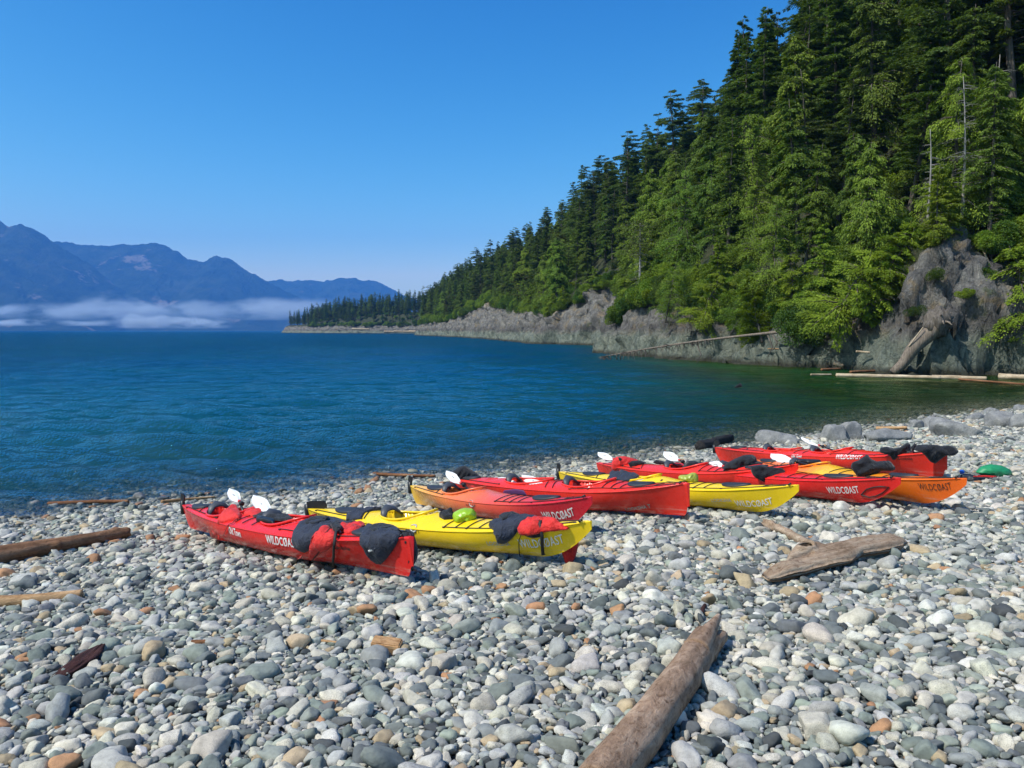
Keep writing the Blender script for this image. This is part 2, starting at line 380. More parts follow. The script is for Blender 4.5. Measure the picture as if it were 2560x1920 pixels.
def scatter_stones():
    x0, x1, y0, y1, c = -15., 40., .9, 46., .012
    W, H = int((x1 - x0) / c), int((y1 - y0) / c); occ = np.zeros((W, H), dtype=bool)
    out = []
    discs = {}
    def disc(rp):
        if rp not in discs:
            k = np.arange(-rp, rp + 1); discs[rp] = (k[:, None] ** 2 + k[None] ** 2) <= rp * rp
        return discs[rp]
    for a, dens, far in ((.092, 4.5, 90), (.068, 15, 90), (.050, 60, 90), (.038, 190, 90), (.029, 480, 26), (.021, 800, 15), (.015, 1100, 8.5)):
        n = int(dens * (x1 - x0) * (y1 - y0))
        X = RNG.uniform(x0 + .2, x1 - .2, n); Y = RNG.uniform(y0 + .2, y1 - .2, n)
        sd = shore_dist(X, Y)
        ok = (np.abs(X) < .72 * Y + 3.0) & (Y < far * RNG.uniform(.8, 1.2, n)) & (sd > -9) & ((sd > -1.5) | (a > .036))
        X, Y = X[ok], Y[ok]; A = a * RNG.uniform(.82, 1.2, len(X))
        ix = ((X - x0) / c).astype(int); iy = ((Y - y0) / c).astype(int)
        q = ~occ[ix, iy]
        for k in range(8):
            dx = np.cos(k * math.pi / 4) * A * .62 / c; dy = np.sin(k * math.pi / 4) * A * .62 / c
            q &= ~occ[(ix + dx).astype(int), (iy + dy).astype(int)]
        X, Y, A, ix, iy = X[q], Y[q], A[q], ix[q], iy[q]
        for i in range(len(X)):
            if occ[ix[i], iy[i]]: continue
            rp = max(1, int(A[i] * .80 / c)); d = disc(rp)
            s = occ[ix[i] - rp:ix[i] + rp + 1, iy[i] - rp:iy[i] + rp + 1]
            if s.shape != d.shape or (s & d).mean() > .10: continue
            s |= d; out.append((X[i], Y[i], A[i], 0.0))
    n = 260 * 26 * 16
    X = RNG.uniform(-9, 15, n); Y = RNG.uniform(1.5, 17, n)
    ok = (np.abs(X) < .70 * Y + 2.4) & (shore_dist(X, Y) > -.5)
    for x, y in zip(X[ok], Y[ok]): out.append((x, y, RNG.uniform(.02, .04), -.034))
    return np.array(out)
SP = scatter_stones()
nS = len(SP)
sX, sY, sA, sO = SP.T
sZ = gz(sX, sY) + sA * RNG.uniform(.1, .42, nS) + sO
big = sA > .06
pick = RNG.choice(len(PAL), nS, p=PW)
warm = RNG.choice([3, 2, 10, 4, 13, 5, 6], nS, p=[.26, .17, .2, .1, .15, .07, .05])
pick = np.where(big & (RNG.uniform(size=nS) < .35), warm, pick)
sC = PAL[pick] * RNG.uniform(.82, 1.2, nS)[:, None] * (1 + RNG.normal(0, .016, (nS, 3))); sS = SPK[pick] * RNG.uniform(.4, 1.1, nS)
sR = np.stack([RNG.normal(0, .28, nS), RNG.normal(0, .28, nS), RNG.uniform(0, 6.283, nS)], -1)
sSc = sA[:, None] * np.stack([RNG.uniform(.9, 1.25, nS), RNG.uniform(.9, 1.15, nS), RNG.uniform(.85, 1.25, nS)], -1)
sI = RNG.integers(0, len(STONES), nS)
tilt = RNG.uniform(size=nS) < .07
sR[tilt, 0] += RNG.uniform(.6, 1.2, tilt.sum())
# the 300 that show largest are single objects, the rest one mass
size_px = sA / np.hypot(sX, sY) * (np.abs(sX) < .62 * sY) * (sO > -.01) * (sY > 2.95)
order = np.argsort(-size_px); single = order[:298]; rest = order[298:]

def instancer(name, pts, idx, rot, scl, protos, attrs, parent=None, kind='stuff'):
    """one object that sets the prototypes on points by geometry nodes"""
    me = bpy.data.meshes.new(name); n = len(pts)
    me.vertices.add(n); me.vertices.foreach_set('co', np.asarray(pts, dtype=np.float32).ravel())
    def A(nm, ty, data, key='value'):
        a = me.attributes.new(nm, ty, 'POINT'); a.data.foreach_set(key, np.asarray(data).ravel())
    A('idx', 'INT', idx.astype(np.int32)); A('rot', 'FLOAT_VECTOR', rot.astype(np.float32), 'vector'); A('scl', 'FLOAT_VECTOR', scl.astype(np.float32), 'vector')
    for k, (ty, d) in attrs.items(): A(k, ty, d.astype(np.float32), 'vector' if ty == 'FLOAT_VECTOR' else 'value')
    o = link(name, me, None, parent)
    coll = bpy.data.collections.new(name + '_kinds')
    for i, p in enumerate(protos):
        if isinstance(p, bpy.types.Mesh): p = bpy.data.objects.new('kind_%02d' % i, p)
        coll.objects.link(p)
    g = bpy.data.node_groups.new(name + '_nodes', 'GeometryNodeTree')
    g.interface.new_socket('Geometry', in_out='INPUT', socket_type='NodeSocketGeometry'); g.interface.new_socket('Geometry', in_out='OUTPUT', socket_type='NodeSocketGeometry')
    N = g.nodes; L = g.links
    gi = N.new('NodeGroupInput'); go = N.new('NodeGroupOutput')
    ci = N.new('GeometryNodeCollectionInfo'); ci.inputs[0].default_value = coll; ci.inputs['Separate Children'].default_value = True; ci.inputs['Reset Children'].default_value = True
    ip = N.new('GeometryNodeInstanceOnPoints'); ip.inputs['Pick Instance'].default_value = True
    def na(nm, ty): a = N.new('GeometryNodeInputNamedAttribute'); a.data_type = ty; a.inputs[0].default_value = nm; return a.outputs[0]
    L.new(gi.outputs[0], ip.inputs['Points']); L.new(ci.outputs[0], ip.inputs['Instance']); L.new(na('idx', 'INT'), ip.inputs['Instance Index'])
    e2r = N.new('FunctionNodeEulerToRotation'); L.new(na('rot', 'FLOAT_VECTOR'), e2r.inputs[0]); L.new(e2r.outputs[0], ip.inputs['Rotation'])
    L.new(na('scl', 'FLOAT_VECTOR'), ip.inputs['Scale']); L.new(ip.outputs[0], go.inputs[0])
    md = o.modifiers.new('instances', 'NODES'); md.node_group = g
    return tag(o, kind=kind)
ST_P = np.stack([sX, sY, sZ], -1)
instancer('stones', ST_P[rest], sI[rest], sR[rest], sSc[rest], STONES, {'col': ('FLOAT_VECTOR', sC[rest]), 'spk': ('FLOAT', sS[rest])}, beach)
for i in single:
    o = bpy.data.objects.new('stone', STONES[int(sI[i])]); COL.objects.link(o); o.parent = beach
    o.location = ST_P[i]; o.rotation_euler = sR[i]; o.scale = sSc[i]
    o['col'] = [float(v) for v in sC[i]]; o['spk'] = float(sS[i])

# ------------------------------------------------------------------ sea
def build_water():
    ang = np.linspace(-.95, 1.15, 620)
    rs = [4.0]
    while rs[-1] < 26000:
        r = rs[-1]; rs.append(r * (1.0055 if r < 160 else 1.03 if r < 2000 else 1.12))
    rs = np.array(rs); R, A = np.meshgrid(rs, ang, indexing='ij')
    X = R * np.sin(A); Y = R * np.cos(A)
    rg = np.random.default_rng(3); Z = np.zeros_like(X); DX = np.zeros_like(X); DY = np.zeros_like(X)
    sd = -shore_dist(X, Y)
    calm = np.clip(1 - (X - 2 - .10 * Y) / 16, .42, 1)           # lee of the wooded point
    open_ = np.clip(sd / 3.0, .18, 1) * calm
    for i in range(64):
        lam = .32 * (5.2 / .32) ** (i / 63.)
        th = math.radians(-101 + rg.normal(0, 15)); k = 2 * math.pi / lam
        kx, ky = math.cos(th) * k, math.sin(th) * k
        amp = .0118 * lam ** .42 * rg.uniform(.5, 1.3)
        fade = np.clip(1.6 - (R * .0055) / (lam * .25), 0, 1)     # drop what the grid cannot carry
        ph = kx * X + ky * Y + rg.uniform(0, 6.28)
        Z += amp * fade * np.sin(ph); DX -= math.cos(th) * amp * fade * .8 * np.cos(ph); DY -= math.sin(th) * amp * fade * .8 * np.cos(ph)
    gust = .95 + .25 * np.sin(X * .11 + Y * .045 + 1.3) * np.sin(Y * .09 - X * .02)
    Z *= open_ * gust; X = X + DX * open_; Y = Y + DY * open_
    V = np.stack([X, Y, Z], -1).reshape(-1, 3)
    me = mesh('sea', V, grid_faces(len(rs), len(ang)))
    dep = np.clip(-gz(X, Y), 0, 9).astype(np.float32).ravel()
    a = me.attributes.new('depth', 'FLOAT', 'POINT'); a.data.foreach_set('value', dep)
    t = NT('sea_water'); P = t.pos(); xyz = t.sep(P)
    d = t.node('ShaderNodeAttribute', attribute_name='depth').outputs['Fac']
    dist = t.node('ShaderNodeVectorMath', {0: P}, operation='LENGTH').outputs['Value']
    w1 = t.noise(t.mapping(P, (1.0, 2.2, 1), (0, 0, .16)), 1.1, 4, .6, .3)
    w2 = t.noise(t.mapping(P, (1.0, 1.9, 1), (0, 0, .1)), 5.5, 4, .62, .2)
    w3 = t.noise(t.mapping(P, (.35, 1.5, 1), (0, 0, .12)), .33, 5, .65, .3)
    farf = t.maprange(dist, 25, 160)
    shel = t.maprange(t.math('SUBTRACT', xyz[0], t.math('MULTIPLY', xyz[1], .10)), 3, 20, 1, .5)
    h = t.math('ADD', t.math('MULTIPLY', w2, .17), t.math('MULTIPLY', w1, t.math('MULTIPLY_ADD', farf, 1.3, .16)))
    h = t.math('ADD', h, t.math('MULTIPLY', w3, t.math('MULTIPLY', farf, 2.4)))
    h = t.math('MULTIPLY', h, shel)
    b = t.node('ShaderNodeBump', {'Height': h, 'Strength': 1.0, 'Distance': .52})
    fr = t.node('ShaderNodeFresnel', {'IOR': 1.33, 'Normal': b.outputs[0]}).outputs[0]
    fr = t.math('MULTIPLY', fr, t.maprange(dist, 14, 120, .98, .85))
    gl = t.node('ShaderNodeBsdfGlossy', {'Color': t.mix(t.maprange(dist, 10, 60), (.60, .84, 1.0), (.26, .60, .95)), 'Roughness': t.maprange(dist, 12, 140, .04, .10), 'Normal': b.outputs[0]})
    lee = t.maprange(t.math('SUBTRACT', xyz[0], t.math('MULTIPLY', xyz[1], .06)), 1, 14); t.set(gl.node if hasattr(gl, 'node') else gl, 'Color', t.mix(lee, t.mix(t.maprange(dist, 12, 55), (.72, .90, 1.0), (.38, .74, 1.0)), (.80, .90, .62)))  # reflection tint painted in: higher-sky blue with distance, olive in the lee
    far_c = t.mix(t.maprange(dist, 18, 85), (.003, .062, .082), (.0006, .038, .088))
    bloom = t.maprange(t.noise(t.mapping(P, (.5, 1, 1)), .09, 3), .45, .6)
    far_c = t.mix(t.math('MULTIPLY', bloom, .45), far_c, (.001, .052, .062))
    body_c = t.mix(lee, far_c, t.ramp(t.noise(P, .12, 3), [(.4, (.022, .034, .007)), (.62, (.010, .060, .016))]))  # lee colour: shallow water's own green plus mirrored forest, painted in
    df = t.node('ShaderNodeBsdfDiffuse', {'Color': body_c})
    tp = t.node('ShaderNodeBsdfTransparent', {'Color': t.mix(t.maprange(d, 0, .7), (.96, .98, .96), (.55, .72, .60))})
    fac = t.math('SUBTRACT', 1.0, t.math('POWER', 2.718, t.math('MULTIPLY', d, t.maprange(lee, 0, 1, -2.0, -.75))))
    m1 = t.node('ShaderNodeMixShader', {0: fac}); t.l.new(tp.outputs[0], m1.inputs[1]); t.l.new(df.outputs[0], m1.inputs[2])
    fm = t.math('MULTIPLY', t.maprange(d, .004, .022, 1, 0), t.maprange(t.noise(P, 7, 5, .7), .50, .62)); fo = t.node('ShaderNodeBsdfDiffuse', {'Color': (.75, .78, .78)}); m0 = t.node('ShaderNodeMixShader', {0: t.math('MULTIPLY', fm, .55)}); t.l.new(m1.outputs[0], m0.inputs[1]); t.l.new(fo.outputs[0], m0.inputs[2]); m1 = m0
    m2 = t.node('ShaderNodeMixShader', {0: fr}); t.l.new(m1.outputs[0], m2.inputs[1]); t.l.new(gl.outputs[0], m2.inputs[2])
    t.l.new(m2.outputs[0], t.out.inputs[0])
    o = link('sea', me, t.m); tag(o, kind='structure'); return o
sea = build_water()

# ------------------------------------------------------------------ wooded shore: cliff and hill
WL = [(2640, 940), (2560, 942), (2480, 941), (2400, 941), (2200, 936), (2080, 921), (2000, 921), (1900, 913), (1780, 906), (1700, 901), (1600, 893), (1492, 884)]
coast = [(150, -10), (110, 14), (80, 34), (58, 47)] + [tuple(at_height(px, py, 0).xy) for px, py in WL]
coast += [(13.5, 122), (20, 140)] + [tuple(at_height(px, py, 0).xy) for px, py in [(1480, 864), (1400, 861.5), (1340, 860), (1250, 851), (1165, 844), (1100, 841), (1040, 838.4)]]
coast += [(-76, 640), (-92, 800), (-168, 850), (-230, 905), (-262, 960), (-298, 1035), (-290, 1110), (-240, 1250), (-100, 1500)]
coast = np.array(coast)
def resample(P, f):
    out = [P[0]]; seg = 0; p = P[0].copy()
    cum = np.concatenate([[0], np.cumsum(np.linalg.norm(np.diff(P, axis=0), axis=1))]); s = 0; S = []
    while s < cum[-1]:
        S.append(s); x = np.array([np.interp(s, cum, P[:, 0]), np.interp(s, cum, P[:, 1])]); s += f(x)
    S = np.array(S); return S, np.stack([np.interp(S, cum, P[:, 0]), np.interp(S, cum, P[:, 1])], -1)
cS, cP = resample(coast, lambda x: .28 if (x[1] < 112 and x[0] < 60) else max(.45, np.hypot(*x) * .0036))
def smooth(A, k):
    w = np.hanning(2 * k + 1); w /= w.sum()
    return np.stack([np.convolve(np.pad(A[:, i], k, mode='edge'), w, 'valid') for i in range(A.shape[1])], -1)
cP = smooth(cP, 5)
T = np.gradient(cP, axis=0); T /= np.linalg.norm(T, axis=1)[:, None]
Nn = np.stack([T[:, 1], -T[:, 0]], -1)                            # inland
Nn = smooth(Nn, 14); Nn /= np.linalg.norm(Nn, axis=1)[:, None]
Nf = smooth(Nn, 60) + np.array([.55, .1]); Nf /= np.linalg.norm(Nf, axis=1)[:, None]
pxc = np.array([to_pix((p[0], p[1], 0))[0] if p[1] > 10 else 4000 for p in cP])
dC = np.hypot(*cP.T)
# height of the bare rock along the shore, by stretches
near = (cP[:, 1] < 115)
hc = np.where(near, np.interp(pxc, [1480, 1520, 1580, 1640, 1700, 1800, 1950, 2050, 2110, 2200, 2280, 2380, 2480, 2560, 2700], [2.8, 5.0, 5.6, 4.8, 3.8, 3.3, 3.3, 3.6, 4.6, 8.0, 10, 10.5, 9.0, 7.0, 6.0]),
              np.where(dC < 600, np.interp(pxc, [1040, 1100, 1150, 1180, 1250, 1300, 1340, 1400, 1440, 1480], [6, 6.5, 10, 11, 7.5, 6, 5.5, 8, 10.5, 8]), 6.0))
cap = np.interp(dC, [50, 110, 180, 380, 520, 620, 800, 1000], [38, 40, 36, 33, 27, 23, 25, 10])
def terr(i, d):
    """position on the hill at shore sample i and d metres inland"""
    i = np.asarray(i); d = np.asarray(d, float)
    w = np.clip((d - 6) / 22, 0, 1)[..., None]
    n = Nn[i] * (1 - w) + Nf[i] * w; n = n / np.linalg.norm(n, axis=-1)[..., None]
    p = cP[i] + n * d[..., None]
    h = hc[i]; wd = 1.2 + h * .42
    q = np.clip(d / wd, 0, 1); z = h * (1 - (1 - q) ** 1.7)
    z = np.where(d < 0, d * 1.0, z)
    z = z + np.clip(d - wd * .8, 0, None) * 1.0
    c = cap[i]; z = np.where(z > c * .75, c * .75 + (c * .25) * (1 - np.exp(-(z - c * .75) / (c * .25))), z)
    return np.concatenate([p, z[..., None]], -1)
def profile(i, d):
    h = hc[i]; wd = 1.2 + h * .42
    q = np.clip(d / wd, 0, 1); z = h * (1 - (1 - q) ** 1.7)
    z = np.where(d < 0, d * 1.0, z) + np.clip(d - wd * .8, 0, None) * 1.0
    c = cap[i]; return np.where(z > c * .75, c * .75 + (c * .25) * (1 - np.exp(-(z - c * .75) / (c * .25))), z)
def blur(A, k):
    w = np.hanning(2 * k + 1); w /= w.sum()
    for ax_ in (0, 1): A = np.apply_along_axis(lambda v: np.convolve(np.pad(v, k, mode='edge'), w, 'valid'), ax_, A)
    return A
# near hill: a height field from the true distance to the shoreline
from mathutils.kdtree import KDTree
nI = int(np.argmax((cP[:, 1] > 128) & (np.arange(len(cP)) > 200)))
kd = KDTree(nI + 40)
for i in range(nI + 40): kd.insert((cP[i, 0], cP[i, 1], 0), i)
kd.balance()
hx = np.arange(-2, 78, .30); hy = np.arange(36, 124, .30); HX, HY = np.meshgrid(hx, hy, indexing='ij')
HI = np.zeros(HX.shape, int); HD = np.zeros(HX.shape)
for a in range(HX.shape[0]):
    for b in range(HX.shape[1]):
        _, i, d = kd.find((HX[a, b], HY[a, b], 0)); HI[a, b] = i
        sgn = 1 if (HX[a, b] - cP[i, 0]) * Nn[i, 0] + (HY[a, b] - cP[i, 1]) * Nn[i, 1] > 0 else -1
        HD[a, b] = sgn * d
H0 = profile(HI, HD); HB = blur(H0, 9); wB = np.clip((HD - 3) / 6, 0, 1); HZ = blur(H0, 2) * (1 - wB) + HB * wB
HZ = np.where(HD < -2.0, np.maximum(-12, HD * 1.3), HZ)
def hill_z(x, y):
    a = int(np.clip(round((x - hx[0]) / .3), 0, len(hx) - 1)); b = int(np.clip(round((y - hy[0]) / .3), 0, len(hy) - 1)); return HZ[a, b]
def rockify(V, N, D, I, far=None):
    disp = np.zeros(len(V)); rw = np.clip(1.25 - (D - 1.2 - hc[I] * .42) / 4, .22, 1) * np.clip((D + 2.6) / 1.2, 0, 1)
    for j in range(len(V)):
        if (D[j] > 20 and dC[I[j]] > 60) or D[j] < -2.4: continue
        v = V[j]; k = 1.0 if dC[I[j]] < 150 else 1.5
        p = Vector((v[0] * .20 / k, v[1] * .20 / k, v[2] * .13 / k))
        if D[j] > 9: disp[j] = 1.2 * noise.fractal(p, .8, 2.1, 3); continue
        c = noise.voronoi(Vector((p.x * 2.1 + .5 * noise.noise(p * 2), p.y * 2.1, p.z * 2.4)))
        wq = Vector((v[0] + .7 * noise.noise(p * 4), v[1] + .7 * noise.noise(p * 4 + Vector((5, 0, 0))), v[2] + .5 * noise.noise(p * 5)))
        b1 = noise.voronoi(Vector((wq.x * .42 / k, wq.y * .42 / k, wq.z * .30 / k + wq.x * .12)))[1][0]; c2 = noise.voronoi(Vector((wq.x * 1.3 / k, wq.y * 1.3 / k, wq.z * 1.0 / k + wq.x * .4))); b2 = c2[1][0]
        sw = (v[2] * .48 + v[0] * .10 - v[1] * .05 + .55 * noise.noise(p * 3.0) + .8 * noise.noise(b1 * 2.1)) % 1.0; ledge = (.75 * (1 - sw) ** .6 - .35) * min(1, max(0, (v[2] - .2) / 1.0)) * (.5 + noise.noise(p * 2.5 + Vector((9, 3, 1))) * .9)
        disp[j] = k * (ledge + 1.1 * noise.fractal(p, .8, 2.1, 5) + .8 * (c[0][1] - c[0][0]) - .55 + .22 * (c2[0][1] - c2[0][0]) + 1.15 * noise.noise(b1 * 3.7) + .60 * noise.noise(b2 * 5.3) + .10 * noise.noise(Vector(v) * 3.1))
    return V + N * (disp * rw)[:, None]
def rock_mesh(name, V, F, D, I):
    me = mesh(name, V, F, False); me.materials.append(M['rock']); me.materials.append(M['soil']); fi = F[:, 0]
    soil = D[fi] > 1.6 + hc[I[fi]] * .5 + 1.0 * np.sin(V[fi, 0] * .7 + V[fi, 1] * .5) + .5 + 3.0 * ((pxc[I[fi]] > 2230) & (pxc[I[fi]] < 2500))
    me.polygons.foreach_set('material_index', soil.astype(np.int32)); me.update(); return me
gxh, gyh = np.gradient(HZ, .3); Nh = np.stack([-gxh, -gyh, np.ones_like(HZ)], -1).reshape(-1, 3); Nh /= np.linalg.norm(Nh, axis=1)[:, None]
Vh = rockify(np.stack([HX, HY, HZ], -1).reshape(-1, 3), Nh, HD.ravel(), HI.ravel())
fh = grid_faces(len(hx), len(hy)); fh = fh[(HD.ravel()[fh] > -3.2).any(1)]
o = link('rocky_shore', rock_mesh('rocky_shore', Vh, fh, HD.ravel(), HI.ravel())); tag(o, kind='structure')
# the shore further off, strip by strip
sel = np.arange(nI - 30, len(cP))
dd = np.concatenate([np.arange(-2.2, 9, .3), np.arange(9, 24, 1.0), np.arange(24, 90, 4.0)])
I, D = np.meshgrid(sel, dd, indexing='ij'); TP = terr(I, D); Df = D.ravel(); If = I.ravel()
Nv = np.zeros((len(Df), 3)); Nv[:, :2] = -Nn[If]; Nv[:, 2] = .35
Vt = rockify(TP.reshape(-1, 3).copy(), Nv, Df, If); faces = grid_faces(len(sel), len(dd))
cliff = link('far_rocky_shore', rock_mesh('far_rocky_shore', Vt, faces, Df, If)); tag(cliff, kind='structure')
_terr = terr
def terr(i, d):
    p = _terr(i, d)
    if np.ndim(i) == 0 and i < nI and 36 < p[1] < 124: p[2] = hill_z(p[0], p[1])
    return p

# ------------------------------------------------------------------ trees
def quads(C, Dv, Sv, ln, wd):
    """leaf sprays: kite-shaped quads at C along Dv with side Sv"""
    n = len(C); a = C; b = C + Dv * (ln * .45)[:, None] + Sv * (wd * .5)[:, None]; c = C + Dv * ln[:, None]; d = C + Dv * (ln * .45)[:, None] - Sv * (wd * .5)[:, None]
    V = np.stack([a, b, c, d], 1).reshape(-1, 3); F = np.arange(n * 4).reshape(n, 4); return V, F
def unit(a): return a / np.maximum(np.linalg.norm(a, axis=-1, keepdims=True), 1e-9)
def conifer(seed, H=20., R=3.2, start=.12, nb=150, droop=.25, lift=0.0, tw=.40, hang=.2, shape=.8, gap=.12, clump=1.0, dead=14, lean=0.0, top_flat=0.0, ntot=19000):
    g = np.random.default_rng(seed)
    bh = np.sort(start + (1 - start) * g.uniform(0, 1, nb) ** .85); bh = bh[g.uniform(size=nb) > gap * .6]
    nbr = len(bh); az = g.uniform(0, 6.283, nbr)
    u = (bh - start) / (1 - start)
    prof = np.clip(1 - u, 0, 1) ** shape * np.clip(.45 + u * 3.2, 0, 1)
    if top_flat: prof = np.maximum(prof, top_flat * (u > .55) * (1 - (u - .8) ** 2 * 6))
    side = 1 + .34 * np.cos(az - g.uniform(0, 6.28)) + .20 * np.sin(u * 13 + g.uniform(0, 6)) + .16 * np.sin(u * 31 + az * 2)
    L = R * prof * g.uniform(.55, 1.15, nbr) * side + .25
    TV = MB(); lx = lambda h: lean * H * (h ** 2)
    pts = [(lx(k / 8) + .10 * math.sin(k * 1.3 + seed), .10 * math.cos(k * 1.7 + seed), H * k / 8 - (.8 if k == 0 else 0)) for k in range(9)]
    r0 = H * .0125 + .04; TV.tube(pts, [r0 * (1 - .93 * k / 8) for k in range(9)], 7)
    C, Dv, Sv, LN, WD = [], [], [], [], []
    totL = L.sum()
    for i in range(nbr):
        n = max(4, int(ntot * L[i] / totL)); a = az[i]; out = np.array([math.cos(a), math.sin(a), 0.]); sd = np.array([-math.sin(a), math.cos(a), 0.])
        t = np.clip(g.beta(1.6, 1.1, n), .06, 1)
        z0 = bh[i] * H; l = L[i]
        rise = l * (lift + g.normal(0, .06)); dr = l * droop * g.uniform(.7, 1.3)
        base = np.array([lx(bh[i]), 0, z0])
        P = base + out * (t * l)[:, None] + np.outer(rise * t - dr * t ** 2, [0, 0, 1])
        width = l * .42 * (1 - t * .75) * clump
        off = g.normal(0, .42, n)
        P = P + sd * (off * width)[:, None] + np.outer(-np.abs(off) * width * .25 - g.uniform(0, 1, n) ** 2 * hang * l * .30 + g.normal(0, .05, n), [0, 0, 1])
        slope = rise - 2 * dr * t
        D = out * 1.0 + sd * (np.sign(off) * g.uniform(.2, 1.1, n))[:, None] + np.outer(slope / max(l, .3) * .7 - hang * g.uniform(.2, 2.0, n) + g.normal(0, .22, n), [0, 0, 1])
        D = unit(D); S = unit(np.cross(D, np.array([0, 0, 1.]) + g.normal(0, .45, (n, 3))))
        C.append(P); Dv.append(D); Sv.append(S); ll = tw * g.uniform(.5, 1.25, n) * (1.1 - .35 * t); LN.append(ll); WD.append(ll * g.uniform(.22, .42, n))
        if l > .8: TV.tube([base, base + out * l * .45 + np.array([0, 0, rise * .45 - dr * .2]), base + out * l * .86 + np.array([0, 0, rise * .86 - dr * .75])], [.018 * l + .012, .012 * l + .008, .006], 3, False)
    for _ in range(dead):
        h = g.uniform(.08, max(start * 1.6, .5)) * H; a = g.uniform(0, 6.28); l = g.uniform(.4, 1.0) * R * .55
        TV.tube([(lx(h / H), 0, h), (lx(h / H) + math.cos(a) * l * .6, math.sin(a) * l * .6, h + l * .1), (lx(h / H) + math.cos(a) * l, math.sin(a) * l, h - l * .08)], [.035, .022, .008], 3, False)
    V, F = quads(np.concatenate(C), np.concatenate(Dv), np.concatenate(Sv), np.concatenate(LN), np.concatenate(WD))
    return mesh('trunk', TV.V, TV.F), mesh('crown', V, F, False)
def bushy(seed, R=1.6, H=2.0, n=6000, leaf=.14, lobes=9, hang=.1, elong=.6):
    g = np.random.default_rng(seed); C, N = [], []
    cc = g.normal(0, 1, (lobes, 3)) * np.array([R * .5, R * .5, H * .22]) + np.array([0, 0, H * .5]); cr = R * g.uniform(.35, .62, lobes)
    k = g.integers(0, lobes, n); d = unit(g.normal(0, 1, (n, 3)) + np.array([0, 0, .35])); rr = cr[k] * g.uniform(.55, 1.08, n) ** .6
    P = cc[k] + d * rr[:, None] * np.array([1, 1, .85]); P[:, 2] = np.maximum(P[:, 2], .02)
    D = unit(d + g.normal(0, .55, (n, 3)) - np.array([0, 0, hang])); S = unit(np.cross(D, unit(d + g.normal(0, .6, (n, 3)))))
    ll = leaf * g.uniform(.6, 1.35, n); V, F = quads(P, D, S, ll, ll * elong)
    TV = MB()
    for j in range(lobes): TV.tube([(0, 0, -.3), tuple(cc[j] * .5), tuple(cc[j])], [.05, .035, .012], 4, False)
    return mesh('stem', TV.V, TV.F), mesh('foliage', V, F, False)
def snag(seed, H, r0, n=26, L=1.6, up=.1, twig=True, lean=0.0, bent=0.0):
    g = random.Random(seed); b = MB()
    pt = lambda k: (lean * H * k + bent * math.sin(k * 2.6), .05 * math.sin(k * 5 + seed), H * k)
    b.tube([pt(k / 10) if k else (pt(0)[0], 0, -.6) for k in range(11)], [r0 * (1 - .85 * k / 10) for k in range(11)], 8)
    for i in range(n):
        k = g.uniform(.22, .98); a = g.uniform(0, 6.28); l = L * g.uniform(.35, 1.1) * (1.1 - .6 * k); p = Vector(pt(k)); o = Vector((math.cos(a), math.sin(a), up + g.gauss(0, .12)))
        q = p + o * l * .55; e = p + o * l + Vector((0, 0, -l * .15)); b.tube([p, q, e], [r0 * .16 + .012, .014, .005], 4, False)
        if twig:
            for _ in range(5):
                f = g.uniform(.35, 1); s = p.lerp(e, f); d = Vector((g.gauss(0, 1), g.gauss(0, 1), g.gauss(-.2, .5))).normalized() * l * .3; b.tube([s, s + d], [.010, .003], 3, False)
    return b

LM = dict(spruce=mat_leaf('spruce_needles', (.030, .062, .016), (.115, .175, .038)), hemlock=mat_leaf('hemlock_needles', (.042, .078, .014), (.150, .215, .038)),
          cedar=mat_leaf('cedar_sprays', (.060, .110, .014), (.205, .290, .040), transl=.28), fir=mat_leaf('fir_needles', (.038, .068, .024), (.125, .175, .056)),
          pine=mat_leaf('pine_needles', (.045, .062, .020), (.140, .160, .055)), bright=mat_leaf('young_sprays', (.075, .125, .012), (.235, .310, .035), transl=.3),
          leafy=mat_leaf('broad_leaves', (.030, .070, .014), (.095, .175, .032), transl=.25), under=mat_leaf('undergrowth_leaves', (.022, .046, .010), (.085, .130, .025)))
KINDS = []   # (name, trunk mesh, crown mesh, description, height)
def kind(key, name, desc, Hh, lm, bark='trunk', **kw):
    tm, cm = conifer(H=Hh, **kw); tm.materials.append(M[bark]); cm.materials.append(LM[lm]); KINDS.append(dict(short=desc.replace(' with hanging sprays', '').replace(' with layered boughs', '').replace(' with flat top', ''), key=key, name=name, tm=tm, cm=cm, desc=desc, H=Hh))
kind('sp', 'spruce_tree', 'dark pointed spruce', 20, 'spruce', seed=1, R=3.1, nb=150, droop=.22, lift=.10, shape=.7, gap=.1)
kind('sp', 'spruce_tree', 'dark pointed spruce', 22, 'spruce', seed=2, R=4.0, nb=130, droop=.30, lift=.16, shape=.6, gap=.3, start=.2, lean=.02)
kind('he', 'hemlock_tree', 'feathery drooping hemlock', 19, 'hemlock', seed=3, R=3.5, nb=150, droop=.42, lift=.12, hang=.45, shape=.52, tw=.38)
kind('he', 'hemlock_tree', 'feathery drooping hemlock', 17, 'hemlock', seed=4, R=3.2, nb=120, droop=.5, lift=.2, hang=.5, shape=.5, gap=.25, lean=-.03)
kind('ce', 'cedar_tree', 'yellow-green cedar with hanging sprays', 17, 'cedar', seed=5, R=3.6, nb=170, droop=.55, lift=.22, hang=.9, shape=.42, tw=.44, start=.04, dead=4)
kind('ce', 'cedar_tree', 'yellow-green cedar with hanging sprays', 15, 'cedar', seed=6, R=3.9, nb=150, droop=.6, lift=.28, hang=.85, shape=.4, tw=.30, start=.02, gap=.2, dead=4)
kind('fi', 'fir_tree', 'old open-crowned fir with layered boughs', 23, 'fir', seed=7, R=4.2, nb=84, droop=.12, lift=.10, hang=.12, shape=.42, gap=.4, start=.3, clump=1.15, tw=.44, dead=26)
